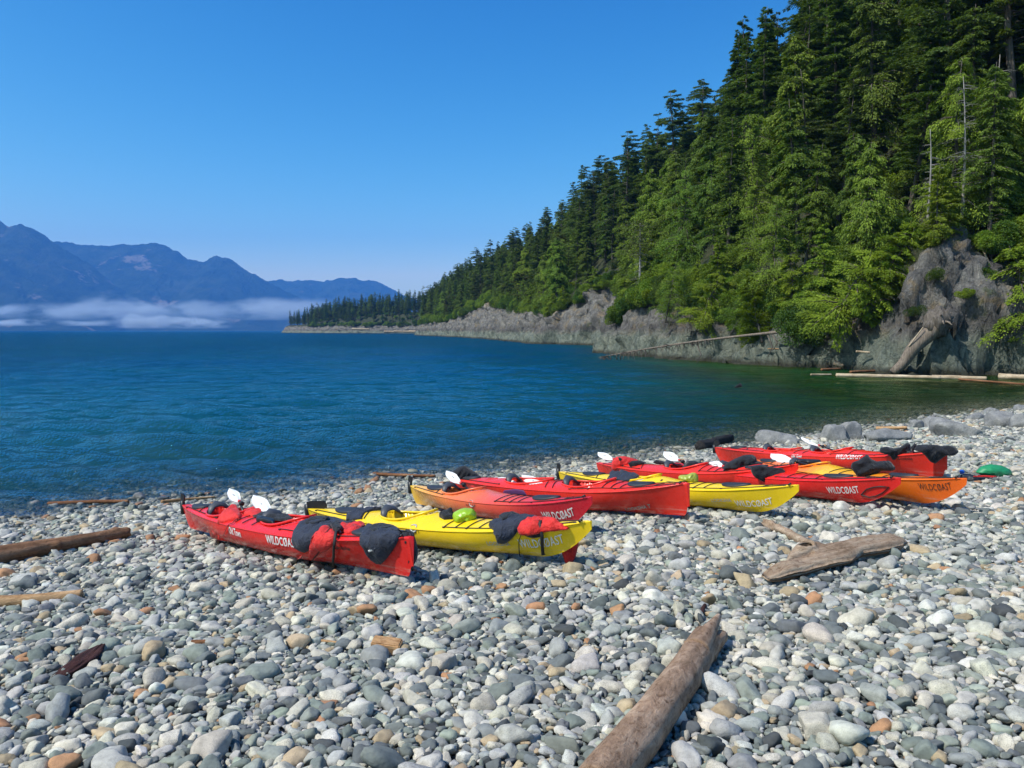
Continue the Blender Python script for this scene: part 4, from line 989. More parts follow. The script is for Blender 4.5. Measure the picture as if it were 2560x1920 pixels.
def put(k, name, V, F, mat, label, cat, group=None, parent=None):
    """an object lying on kayak k, vertices given in the kayak's own frame; origin at its base"""
    V = np.asarray(V, float)
    if parent is None:
        an = np.array([V[:, 0].mean(), V[:, 1].mean(), V[:, 2].min()])
        o = link(name, mesh(name, V - an, F), mat); o.matrix_world = k.M @ Matrix.Translation(Vector(an)); o['_an'] = 0; del o['_an']; tag(o, label, cat, group); o_an[o.name] = an
    else:
        an = o_an[parent.name]; o = link(name, mesh(name, V - an, F), mat, parent)
    return o
o_an = {}
def drape(k, name, poly, mat, label=None, cat=None, group=None, th=.03, fold=.012, seed=0, parent=None, lift=.0, nth=56, nr=12, edge=.6):
    """cloth or padding that follows the deck and sides; outline in photo pixels or ('tc', t, c)"""
    pts = np.array([(p[1], p[2]) if p[0] == 'tc' else k.inv(*p) for p in poly]); ce = pts.mean(0)
    sc_t = k.L / 2; sc_c = .9
    d = (pts - ce) * [sc_t, sc_c]; an = np.arctan2(d[:, 1], d[:, 0])
    o = np.argsort(an); an = an[o]; rad = np.hypot(*d[o].T)
    th_ = np.linspace(-math.pi, math.pi, nth, endpoint=False)
    # walk the outline itself so corners stay
    q = pts; seg = np.linalg.norm(np.roll(q, -1, 0) * [sc_t, sc_c] - q * [sc_t, sc_c], axis=1); cum = np.concatenate([[0], np.cumsum(seg)]); S = np.linspace(0, cum[-1], nth, endpoint=False)
    qq = np.vstack([q, q[:1]]); out = np.stack([np.interp(S, cum, qq[:, 0]), np.interp(S, cum, qq[:, 1])], -1)
    V = []
    R = list(np.linspace(.02, 1, nr)) + [1.0]
    for i, r in enumerate(R):
        P2 = ce + (out - ce) * r; base = k.P(P2[:, 0], P2[:, 1]); N = k.normal(P2[:, 0], P2[:, 1])
        if i == len(R) - 1: h = np.full(nth, lift + .001)
        else:
            h = lift + .006 + th * (1 - r ** 4) ** edge
            h = h + np.array([fold * (noise.noise(Vector((b[0] * 9 + seed, b[1] * 9, b[2] * 5))) * 1.7 + .9 * noise.noise(Vector((b[0] * 24 + seed, b[1] * 20, b[2] * 8)))) for b in base]) * (1 - .5 * r ** 6) + fold * .7
            h = np.maximum(h, lift + .004)
        V.append(base + N * h[:, None])
    V = np.concatenate(V); F = grid_faces(len(R), nth, True)
    fl = [tuple(f) for f in F] + [tuple(range(nth))]
    return put(k, name, V, fl, mat, label, cat, group, parent)
def strap(k, path, parent, w=.022, name='strap', mat=None, lift=.05):
    p = [(q[1], q[2]) if q[0] == 'tc' else k.inv(*q) for q in path]; pts = []
    for (a, b) in zip(p[:-1], p[1:]):
        for f in np.linspace(0, 1, 7)[:-1]: t_, c_ = a[0] + (b[0] - a[0]) * f, a[1] + (b[1] - a[1]) * f; pts.append(k.P(t_, c_) + k.normal(t_, c_) * lift)
    pts.append(k.P(*p[-1]) + k.normal(*p[-1]) * (lift * .3 + .01)); b = MB(); b.tube(pts, w / 2, 6, True, .35); return put(k, name, b.V, b.F, mat or M['cord'], None, None, parent=parent)
def lump(name, poly, Y, mat, label=None, cat=None, group=None, th=.08, fold=.03, seed=0, parent=None, k=None, dy=0.0, nr=12, lean=0.0, back=1.0, N=72, fs=7.):
    """a soft or rigid body of real depth whose outline as seen is poly (photo pixels), standing at distance Y"""
    if k is not None: Y = k.Y(sum(p[0] for p in poly) / len(poly)) + dy
    P = np.array([tuple(at_dist(px, py, Y + lean * (py - poly[0][1]) / 100.)) for px, py in poly]); q = np.vstack([P, P[:1]]); seg = np.linalg.norm(np.diff(q, axis=0), axis=1); cum = np.concatenate([[0], np.cumsum(seg)])
    S = np.linspace(0, cum[-1], N, endpoint=False); out = np.stack([np.interp(S, cum, q[:, i]) for i in range(3)], -1)
    w = np.array([.25, .5, .25]); out = np.stack([np.convolve(np.concatenate([out[-1:, i], out[:, i], out[:1, i]]), w, 'valid') for i in range(3)], -1)
    ce = out.mean(0); V = []; R = list(np.linspace(.03, 1, nr)); view = np.array([ce[0], ce[1], 0.]); view /= np.linalg.norm(view)
    for sgn, rr in ((-1, R), (back, R[::-1][1:])):
        for r in rr:
            b = ce + (out - ce) * r; h = th * (1 - r ** 2.6) ** .55
            f = np.array([noise.noise(Vector((v[0] * fs + seed, v[1] * fs, v[2] * fs))) + .5 * noise.noise(Vector((v[0] * fs * 2.6 + seed, v[1] * fs, v[2] * fs * 2.2))) for v in b]) * fold
            V.append(b + view * (sgn * h + (f * (1 - r ** 5)))[:, None] if sgn < 0 else b + view * (sgn * h + 0 * f)[:, None])
    V = np.concatenate(V); nl = 2 * nr - 1; F = [tuple(f) for f in grid_faces(nl, N, True)] + [tuple(range(N)), tuple((nl - 1) * N + i for i in range(N))[::-1]]
    if parent is None:
        an = np.array([V[:, 0].mean(), V[:, 1].mean(), V[:, 2].min()]); o = link(name, mesh(name, V - an, F), mat); o.location = an; tag(o, label, cat, group); o_an[o.name] = an; return o
    return link(name, mesh(name, V - o_an[parent.name], F), mat, parent)

def text_mesh(body, shear=0.0, bold=0.0):
    cu = bpy.data.curves.new('t', 'FONT'); cu.body = body; cu.size = 1.0; cu.shear = shear; cu.offset = bold; cu.resolution_u = 3; cu.space_character = 1.06
    ob = bpy.data.objects.new('t', cu); COL.objects.link(ob); dg = bpy.context.evaluated_depsgraph_get(); me = bpy.data.meshes.new_from_object(ob.evaluated_get(dg))
    bm = bmesh.new(); bm.from_mesh(me)
    for q in np.arange(-.15, .85, .09): bmesh.ops.bisect_plane(bm, geom=bm.verts[:] + bm.edges[:] + bm.faces[:], plane_co=(0, float(q), 0), plane_no=(0, 1, 0))
    bm.verts.index_update(); V = np.array([v.co[:] for v in bm.verts]); F = [tuple(v.index for v in f.verts) for f in bm.faces]; bm.free()
    bpy.data.objects.remove(ob); bpy.data.curves.remove(cu); bpy.data.meshes.remove(me); return V, F
def write(k, body, p0, p1, hgt, mat, shear=.0, bold=.012, flip_c=1, tall=None, name='lettering'):
    """lettering on the camera side of the hull, from photo pixel p0 to p1 along the baseline, cap height in metres"""
    V, F = text_mesh(body, shear, bold); x0, x1 = V[:, 0].min(), V[:, 0].max(); y1 = .70
    (ta, ca), (tb, cb) = k.inv(*p0), k.inv(*p1); f = (V[:, 0] - x0) / (x1 - x0); t = ta + (tb - ta) * f; c0 = ca + (cb - ca) * f
    dl = np.linalg.norm(k.P(t, c0 + .02) - k.P(t, c0 - .02), axis=-1) / .04; c = c0 + V[:, 1] / y1 * hgt / np.maximum(dl, .05)
    W = k.P(t, c) + k.normal(t, c) * .007; o = link(name, mesh(name, W, F, False), mat, k.root); return o
def swirl(k, p, w, mat):
    t0, c0 = k.inv(*p); b = MB()
    for s in (0, 1):
        pts = []
        for i in range(12):
            a = i / 11 * 2.6 + s * math.pi; u = (math.cos(a) * .5 + (s - .5) * .25) * w; v = math.sin(a) * w * .25
            t_, c_ = t0 + u / (k.L / 2), c0 + v / .5; pts.append(k.P(t_, c_) + k.normal(t_, c_) * .004)
        b.tube(pts, [.004 + .010 * math.sin(i / 11 * math.pi) for i in range(12)], 5, True, .3)
    b.build('logo', mat, k.root)

K1 = Kayak((462, 1268), (1036, 1352), plumb=True, plumb_stern=False, zstern=.34, zbow=.43, cock=[-.45, .10], W=.33, zm=.31, dk=2.6)
K1.build('red double kayak nearest the camera, two dark skirts and a life jacket on its deck', M['red'], rudder=(.11, 1.2, .10), hatches=[(-.78, .20, .34), (.72, .2, .3)], cords=(-.19, -.12, -.03), aft_cords=(-.66,), )
K2 = Kayak((775, 1277), (1488, 1312), zbow=.44, zstern=.29, cock=[-.14])
K2.build('yellow kayak with a lime dry bag on its foredeck, in front of the orange-red one', M['yellow'], rudder=(.42, .05, .11))
K3 = Kayak((1030, 1219), (1486, 1250), zbow=.44, zstern=.31, cock=[-.30])
K3.build('kayak fading from yellow stern to crimson bow, white paddle blade on its foredeck', M['sunset'], rudder=(.10, 1.2, .10))
K4 = Kayak((1128, 1200), (1728, 1214), plumb=True, zbow=.47, zstern=.32, cock=[-.22, .28], W=.33, zm=.30, dk=2.6)
K4.build('red double kayak with blunt upright bow, two white blades across its cockpit', M['red2'], cords=(.46, .52, .58), hatches=[(.68, .2, .3), (-.78, .2, .3)], aft_cords=(.02, .08))
K5 = Kayak((1400, 1184), (2003, 1220), zbow=.44, zstern=.30, cock=[-.18])
K5.build('yellow kayak with a full paddle lying along its foredeck', M['yellow'], rudder=(.10, 1.2, .09))
K6 = Kayak((1495, 1161), (2002, 1166), zbow=.45, zstern=.33, cock=[.0], roll=.0)
K6.build('scarlet kayak behind the yellow one, black cloth hanging over its bow', M['red2'], hatches=[(-.7, .2, .3), (.66, .2, .3)])
K7 = Kayak((1660, 1160), (2257, 1202), zbow=.42, zstern=.30, cock=[-.2])
K7.build('red kayak with a black diamond emblem near its bow tip', M['red'], cords=(.40, .50, .30))
K8 = Kayak((1850, 1150), (2420, 1204), zbow=.42, zstern=.30, cock=[-.2])
K8.build('orange kayak with yellow middle and a black vest on its deck', M['orange'], cords=(.12, .2, .52, .62))
K9 = Kayak((1790, 1122), (2372, 1134), plumb=True, zbow=.46, zstern=.34, cock=[-.30, .14], W=.33, zm=.30, dk=2.6)
K9.build('red double kayak farthest from the camera, close to the boulders', M['red2'], rudder=(.16, .5, .12), hatches=[(-.74, .2, .32), (.7, .2, .3)], cords=(-.10, -.02, .36), aft_cords=(-.58,))

wr = lambda *a, **b: write(*a, **b)
wr(K1, 'WILDCØAST', (670, 1357), (750, 1368), .092, M['letter'], shear=.22, bold=.022)
wr(K1, 'Old Town', (575, 1333), (606, 1342), .085, M['letter'], shear=.25, bold=.025)
wr(K1, 'Looksha', (838, 1371), (878, 1375), .05, M['dletter'], shear=.2, bold=.02)
wr(K2, 'LOOKSHA', (1221, 1362), (1278, 1363), .05, M['silver'], bold=.02)
wr(K2, 'WILDCØAST', (1303, 1366), (1410, 1356), .10, M['letter'], bold=.012)
wr(K2, 'N E C K Y', (1018, 1331), (1050, 1333), .035, M['dletter']); swirl(K2, (1034, 1319), .11, M['silver'])
wr(K3, 'WILDCØAST', (1362, 1297), (1438, 1286), .105, M['letter'], bold=.022)
wr(K3, 'LOOKSHA', (1299, 1294), (1348, 1295), .05, M['silver'], bold=.02)
wr(K3, 'N E C K Y', (1167, 1265), (1190, 1266), .035, M['dletter']); swirl(K3, (1178, 1257), .11, M['silver'])
wr(K4, 'LOOKSHA T', (1567, 1275), (1628, 1268), .06, M['silver'], bold=.02)
wr(K4, 'N E C K Y', (1402, 1258), (1450, 1257), .06, M['silver'], bold=.03)
wr(K5, 'LOOKSHA', (1781, 1254), (1829, 1254), .05, M['silver'], bold=.02)
wr(K5, 'WILDCØAST', (1841, 1264), (1932, 1259), .09, M['letter'], bold=.012)
wr(K5, 'N E C K Y', (1614, 1224), (1642, 1226), .035, M['dletter']); swirl(K5, (1628, 1216), .11, M['silver'])
wr(K7, 'WILDCØAST', (2073, 1232), (2150, 1231), .10, M['letter'], bold=.012)
wr(K8, 'WILDCØAST', (2298, 1223), (2382, 1222), .09, M['dletter'], bold=.0)
wr(K9, 'WILDCØAST', (2090, 1147), (2156, 1146), .095, M['letter'], shear=.22, bold=.022)
wr(K9, 'Looksha', (2246, 1150), (2283, 1149), .05, M['dletter'], shear=.2, bold=.02)
wr(K9, 'Old Town', (1980, 1143), (2006, 1144), .06, M['letter'], shear=.4, bold=.03)
t0, c0 = K7.inv(2188, 1229); b = MB(); pts = []
for du, dv in ((-.20, 0), (-.10, .10), (0, .12), (.10, .10), (.20, 0), (.10, -.09), (0, -.11), (-.10, -.09), (-.20, 0)): pts.append(K7.P(t0 + du / (K7.L / 2), c0 + dv) + K7.normal(t0 + du / (K7.L / 2), c0 + dv) * .005)
b.tube(pts, .008, 5, False); b.build('emblem', M['dletter'], K7.root)

# spray skirts, life jackets, bags and cloths on the kayaks
SK = 'neoprene skirts and cloths on the kayaks'; LJ = 'red life jackets on the kayaks'
o = drape(K1, 'spray_skirt', [(733, 1345), (742, 1318), (765, 1302), (800, 1298), (840, 1300), (862, 1300), (880, 1297), (900, 1300), (905, 1313), (860, 1316), (818, 1325), (800, 1338), (790, 1352), (778, 1372), (760, 1380), (742, 1372), (735, 1360)], M['navy'], 'navy neoprene skirt draped over the middle of the nearest red kayak', 'spray skirt', SK, .03, .02, 1)
drape(K1, 'waist_opening', [(765, 1318), (775, 1306), (800, 1302), (822, 1306), (812, 1315), (785, 1322)], M['blackcloth'], th=.012, lift=.045, parent=o, fold=.01)
o = drape(K1, 'spray_skirt', [(905, 1345), (905, 1332), (920, 1316), (943, 1309), (981, 1311), (1010, 1318), ('tc', 1.0, .2), (1026, 1330), (1012, 1336), (1000, 1345), (990, 1363), (978, 1380), (966, 1398), (950, 1411), (938, 1408), (922, 1388), (908, 1366)], M['navy'], 'navy neoprene skirt hanging over the bow of the nearest red kayak', 'spray skirt', SK, .035, .02, 2)
drape(K1, 'waist_opening', [(927, 1332), (945, 1320), (975, 1318), (990, 1323), (965, 1335), (938, 1342)], M['blackcloth'], th=.012, lift=.05, parent=o, fold=.01)
drape(K1, 'logo_mark', [(928, 1366), (945, 1362), (946, 1367), (929, 1371)], M['letter'], th=.002, lift=.052, fold=0, parent=o); drape(K1, 'logo_mark', [(931, 1361), (941, 1359), (942, 1361), (932, 1363)], M['letter'], th=.002, lift=.052, fold=0, parent=o)
lump('spray_skirt', [(1004, 1330), (1018, 1322), (1034, 1330), (1040, 1352), (1046, 1378), (1043, 1398), (1034, 1414), (1028, 1428), (1018, 1430), (1014, 1400), (1008, 1365)], 0, M['blackcloth'], 'black cloth hanging down behind the bow of the nearest red kayak', 'cloth', SK, .12, .06, 3, k=K1, dy=.12)
b = MB(); b.tube([at_dist(1032, 1392, K1.Y(1020) + .12), at_dist(1033, 1410, K1.Y(1020) + .12), at_dist(1032, 1428, K1.Y(1020) + .1)], .012, 6, True, .4); link('hanging_strap', mesh('hanging_strap', b.V, b.F), M['cord'], None); tag(bpy.data.objects['hanging_strap'], 'short black strap dangling from the black cloth at the nearest bow', 'strap')
o = drape(K1, 'life_jacket', [(825, 1322), (840, 1331), (846, 1345), (838, 1360), (822, 1372), (800, 1381), (783, 1395), (780, 1378), (786, 1352), (800, 1333), (815, 1324)], M['vest'], 'red life jacket flap hanging down between the two navy skirts', 'life jacket', LJ, .035, .02, 4)
strap(K1, [(848, 1330), (846, 1352), (842, 1380), (841, 1410)], o, .03, lift=.055); strap(K1, [(838, 1325), (820, 1340), (805, 1372), (782, 1396)], o, .012, lift=.05)
drape(K1, 'shoulder_panel', [(850, 1320), (870, 1315), (900, 1315), (915, 1320), (900, 1330), (870, 1336), (855, 1330)], M['vest'], th=.03, fold=.02, parent=o); drape(K1, 'lining', [(826, 1322), (845, 1320), (860, 1330), (850, 1340), (835, 1335)], M['blackcloth'], th=.03, lift=.04, parent=o)
o = drape(K1, 'life_jacket', [(545, 1308), (556, 1290), (580, 1272), (592, 1273), (604, 1290), (600, 1300), (575, 1303), (555, 1308)], M['vest'], 'red triangular life jacket panel near the stern of the nearest red kayak', 'life jacket', LJ, .045, .018, 5)
strap(K1, [(602, 1295), (583, 1310), (568, 1325), (562, 1337)], o, .018, lift=.02)
drape(K1, 'side_panel', [(606, 1281), (630, 1275), (652, 1275), (660, 1284), (640, 1292), (612, 1290)], M['vest'], th=.035, parent=o); drape(K1, 'buckle', [(630, 1290), (650, 1284), (680, 1284), (720, 1292), (735, 1300), (700, 1302), (660, 1298), (640, 1296)], M['blackcloth'], th=.02, fold=.02, parent=o)
o = drape(K1, 'hand_pump', [(640, 1298), (645, 1294), (688, 1303), (686, 1312), (660, 1308), (641, 1306)], M['black'], 'black hand pump lying on the deck of the nearest red kayak', 'pump', None, .04, .006, 6)
drape(K1, 'pink_tape', [(741, 1401), (744, 1395), (757, 1387), (756, 1391)], M['pinkish'], 'pink tape end low on the side of the nearest red kayak', 'tape', None, .008, .002, 7)

o = drape(K2, 'spray_skirt', [(1222, 1318), (1240, 1308), (1260, 1300), (1280, 1300), (1310, 1300), (1345, 1290), (1352, 1296), (1330, 1308), (1305, 1322), (1293, 1330), (1280, 1345), (1262, 1356), (1249, 1357), (1245, 1342), (1235, 1328)], M['navy'], 'navy skirt draped over the foredeck of the yellow kayak in front', 'spray skirt', SK, .05, .025, 8)
drape(K2, 'waist_opening', [(1250, 1306), (1265, 1298), (1285, 1300), (1300, 1302), (1280, 1310), (1262, 1313)], M['blackcloth'], th=.02, lift=.06, parent=o)
lump('peak', [(1315, 1302), (1330, 1290), (1346, 1282), (1352, 1290), (1354, 1300), (1335, 1304)], 0, M['blackcloth'], th=.05, fold=.02, k=K2, parent=o)
o = drape(K2, 'life_jacket', [(1294, 1326), (1308, 1312), (1330, 1304), (1362, 1302), (1390, 1306), (1412, 1314), (1425, 1320), (1405, 1324), (1380, 1326), (1350, 1331), (1325, 1335), (1305, 1334)], M['vest'], 'red life jacket on the bow deck of the yellow kayak in front', 'life jacket', LJ, .035, .025, 9)
strap(K2, [(1362, 1305), (1361, 1330), (1362, 1355), (1363, 1381)], o, .035, lift=.06); strap(K2, [(1308, 1330), (1301, 1345), (1300, 1370), (1301, 1398)], o, .012, lift=.03)
drape(K2, 'lining', [(1310, 1333), (1330, 1330), (1355, 1330), (1352, 1340), (1325, 1342)], M['blackcloth'], th=.025, parent=o)
lump('red_vest_panel', [(1400, 1344), (1425, 1335), (1449, 1330), (1447, 1360), (1440, 1390), (1424, 1426), (1412, 1405), (1402, 1375)], 0, M['vest'], 'dark red vest panel hanging under the bow of the yellow kayak in front', 'life jacket', LJ, .05, .03, 10, k=K2, dy=.18)
o = lump('dry_bag', [(1131, 1290), (1133, 1282), (1150, 1273), (1163, 1270), (1182, 1272), (1191, 1282), (1192, 1293), (1186, 1302), (1168, 1307), (1148, 1307), (1134, 1303)], 0, M['lime'], 'bright lime dry bag strapped to the yellow foredeck', 'dry bag', None, .12, .02, 11, k=K2, dy=-.02, fs=13)
drape(K2, 'mesh_bag', [(1098, 1293), (1105, 1287), (1130, 1286), (1132, 1298), (1110, 1300)], M['blackcloth'], 'small black mesh bag beside the lime dry bag', 'bag', None, .05, .03, 12)
drape(K2, 'deck_cloth', [(868, 1287), (890, 1278), (935, 1272), (955, 1273), (912, 1282), (905, 1298), (880, 1302), (868, 1300)], M['navy'], 'navy cloth over the rear hatch of the yellow kayak in front', 'cloth', SK, .02, .02, 13)

lump('black_cloth', [(1128, 1197), (1130, 1180), (1145, 1168), (1160, 1163), (1175, 1172), (1192, 1182), (1207, 1196), (1180, 1199), (1150, 1199)], 0, M['blackcloth'], 'black cloth heaped on the stern of the blunt-bowed red kayak', 'cloth', SK, .14, .06, 14, k=K4, dy=.08)
o = lump('life_jacket', [(1176, 1216), (1184, 1204), (1200, 1198), (1215, 1204), (1209, 1216), (1198, 1224), (1187, 1231), (1180, 1226)], 0, M['vest'], 'red life jacket over the rear deck of the blunt-bowed red kayak', 'life jacket', LJ, .09, .02, 15, k=K4, dy=-.12)
lump('collar', [(1212, 1200), (1222, 1196), (1245, 1194), (1252, 1202), (1238, 1210), (1222, 1210), (1214, 1206)], 0, M['vest'], th=.08, fold=.02, k=K4, dy=-.05, parent=o); lump('strap', [(1212, 1205), (1220, 1208), (1212, 1222), (1204, 1240), (1198, 1242), (1200, 1228), (1206, 1215)], 0, M['blackcloth'], th=.02, fold=.01, k=K4, dy=-.28, parent=o)
drape(K4, 'mesh_net', [(1345, 1248), (1300, 1243), (1275, 1240), (1258, 1233), (1262, 1225), (1290, 1222), (1310, 1226), (1320, 1240)], M['purple'], 'purple shiny cloth flat on the red deck behind the fading kayak', 'cloth', None, .006, .003, 16)
lump('gear_bag', [(1412, 1226), (1420, 1212), (1432, 1205), (1448, 1204), (1458, 1208), (1466, 1228), (1440, 1231)], 0, M['blackcloth'], 'black gear bag with red edge between the red and yellow kayaks', 'bag', None, .12, .05, 17, k=K5, dy=-.55)
o = drape(K5, 'spray_skirt', [(1523, 1180), (1532, 1174), (1546, 1175), (1550, 1190), (1553, 1198), (1570, 1196), (1585, 1192), (1600, 1188), (1590, 1200), (1560, 1206), (1545, 1214), (1528, 1220), (1521, 1216), (1524, 1200)], M['navy'], 'navy skirt with round opening hanging on the side of the yellow kayak', 'spray skirt', SK, .05, .02, 18)
lump('upper_flap', [(1523, 1198), (1524, 1180), (1533, 1173), (1546, 1175), (1552, 1198), (1540, 1204)], 0, M['navy'], th=.05, fold=.03, k=K5, dy=-.25, parent=o); lump('waist_opening', [(1550, 1178), (1560, 1173), (1570, 1178), (1573, 1192), (1562, 1200), (1552, 1196)], 0, M['blackcloth'], th=.06, fold=.02, k=K5, dy=-.15, parent=o)
lump('dry_bag', [(1695, 1193), (1699, 1188), (1718, 1187), (1730, 1181), (1740, 1182), (1746, 1190), (1746, 1206), (1735, 1208), (1715, 1203), (1697, 1198)], 0, M['olive'], 'olive-green dry bag tied on the deck beside the full paddle', 'dry bag', None, .09, .02, 19, k=K5, dy=.05, fs=12)
o = lump('life_jacket', [(1528, 1172), (1529, 1155), (1540, 1142), (1560, 1140), (1585, 1146), (1597, 1150), (1592, 1158), (1575, 1164), (1560, 1176), (1545, 1178), (1532, 1177)], 0, M['vest'], 'puffy red life jacket on the stern of the scarlet kayak', 'life jacket', LJ, .14, .04, 20, k=K6, dy=-.02)
lump('strap', [(1545, 1143), (1552, 1144), (1562, 1156), (1570, 1166), (1552, 1178), (1543, 1176), (1552, 1164)], 0, M['blackcloth'], th=.03, fold=.01, k=K6, dy=-.17, parent=o)
lump('black_glove', [(1570, 1158), (1580, 1152), (1600, 1151), (1617, 1156), (1600, 1163), (1585, 1170), (1576, 1170)], 0, M['blackcloth'], 'small black cloth beside the puffy life jacket', 'cloth', SK, .06, .03, 21, k=K6, dy=-.1)
lump('seat_pad', [(1703, 1174), (1710, 1160), (1718, 1152), (1738, 1152), (1749, 1158), (1750, 1164), (1741, 1163), (1743, 1170), (1756, 1173)], 0, M['rubber'], 'black folded seat back sticking out of the scarlet cockpit', 'seat back', None, .05, .02, 22, k=K6, dy=-.08)
lump('black_cloth', [(1632, 1156), (1640, 1149), (1655, 1152), (1668, 1156), (1672, 1162), (1640, 1160)], 0, M['blackcloth'], 'small black bundle behind the middle of the scarlet kayak', 'cloth', SK, .08, .04, 23, k=K6, dy=.35)
lump('black_jacket', [(1804, 1172), (1815, 1158), (1835, 1148), (1858, 1138), (1880, 1136), (1890, 1142), (1892, 1152), (1908, 1156), (1905, 1164), (1892, 1170), (1860, 1176), (1820, 1174)], 0, M['blackcloth'], 'bulky black jacket bundled on the scarlet foredeck', 'jacket', SK, .15, .07, 24, k=K6, dy=.12)
o = lump('black_cloth', [(1876, 1166), (1900, 1163), (1930, 1168), (1955, 1170), (1962, 1175), (1968, 1195), (1974, 1216), (1965, 1223), (1950, 1225), (1932, 1226), (1934, 1214), (1920, 1208), (1902, 1202), (1885, 1192), (1878, 1180)], 0, M['blackcloth'], 'large black cloth hanging over the bow side of the scarlet kayak', 'cloth', SK, .07, .05, 25, k=K6, dy=-.24)
lump('far_flap', [(1962, 1196), (1985, 1190), (2000, 1200), (2000, 1216), (1985, 1224), (1968, 1218)], 0, M['blackcloth'], th=.06, fold=.04, k=K6, dy=.22, parent=o)
lump('white_cloth', [(1942, 1170), (1955, 1165), (1968, 1166), (1975, 1160), (2000, 1160), (2000, 1168), (2012, 1172), (2028, 1178), (2010, 1180), (1985, 1172), (1960, 1174)], 0, M['teal'], 'pale teal and white cloth beside the orange cockpit', 'cloth', None, .06, .04, 26, k=K8, dy=-.05)
lump('long_bag', [(1985, 1150), (1996, 1147), (2030, 1148), (2050, 1149), (2056, 1158), (2048, 1163), (2015, 1159), (1990, 1156)], 0, M['rubber'], 'long black bag resting against the side of the farthest kayak', 'bag', None, .08, .03, 27, k=K8, dy=.28)
o = lump('black_vest', [(2126, 1168), (2130, 1156), (2148, 1150), (2160, 1140), (2170, 1136), (2176, 1146), (2192, 1154), (2208, 1152), (2225, 1152), (2240, 1170), (2235, 1177), (2205, 1176), (2185, 1188), (2165, 1196), (2145, 1193), (2135, 1180)], 0, M['blackcloth'], 'black vest with a small red tab on the orange kayak', 'vest', None, .12, .06, 28, k=K8, dy=-.12)
lump('red_tab', [(2160, 1170), (2166, 1168), (2168, 1174), (2161, 1175)], 0, M['vest'], th=.02, fold=0, k=K8, dy=-.26, parent=o)
lump('black_cloth', [(2198, 1130), (2200, 1120), (2215, 1116), (2235, 1121), (2255, 1118), (2268, 1106), (2276, 1110), (2278, 1128), (2262, 1136), (2248, 1146), (2232, 1151), (2224, 1138), (2208, 1134)], 0, M['blackcloth'], 'black cloth lying across the foredeck of the farthest kayak', 'cloth', SK, .09, .05, 29, k=K9, dy=-.2)
lump('black_cloth', [(2284, 1126), (2292, 1112), (2320, 1111), (2340, 1112), (2355, 1115), (2370, 1113), (2388, 1117), (2398, 1130), (2385, 1140), (2368, 1138), (2352, 1148), (2338, 1160), (2325, 1154), (2312, 1138), (2300, 1128)], 0, M['blackcloth'], 'black cloth drooping over the blunt bow of the farthest kayak', 'cloth', SK, .10, .06, 30, k=K9, dy=-.18)
lump('black_strap_bundle', [(2276, 1118), (2286, 1108), (2292, 1110), (2290, 1122), (2280, 1130)], 0, M['blackcloth'], 'small black strap bundle between the cloths on the farthest kayak', 'strap', None, .05, .03, 31, k=K9, dy=-.1)
# gear on the stones at the right
g0 = hit(2485, 1196); lump('green_bag', [(2438, 1180), (2452, 1166), (2475, 1160), (2505, 1164), (2525, 1173), (2532, 1184), (2522, 1193), (2500, 1195), (2470, 1188), (2450, 1186)], g0.y + .1, M['green'], 'green nylon bag lying on the stones beyond the orange bow', 'bag', None, .18, .03, 32, fs=5)
lump('dark_gear', [(2398, 1200), (2402, 1186), (2418, 1184), (2440, 1190), (2462, 1192), (2492, 1190), (2488, 1200), (2455, 1204), (2425, 1204)], g0.y - .1, M['rubber'], 'dark gear with red edging on the stones beside the green bag', 'gear', None, .14, .05, 33)
lump('blue_ball', [(2398, 1180), (2400, 1175), (2407, 1174), (2412, 1178), (2411, 1184), (2402, 1186)], g0.y + .02, M['blue'], 'small blue float among the dark gear', 'float', None, .05, 0, 34)
lump('red_strip', [(2432, 1190), (2460, 1188), (2492, 1190), (2492, 1195), (2460, 1193), (2434, 1193)], g0.y - .22, M['vest'], 'red webbing strip lying over the dark gear', 'webbing', None, .02, .005, 35)

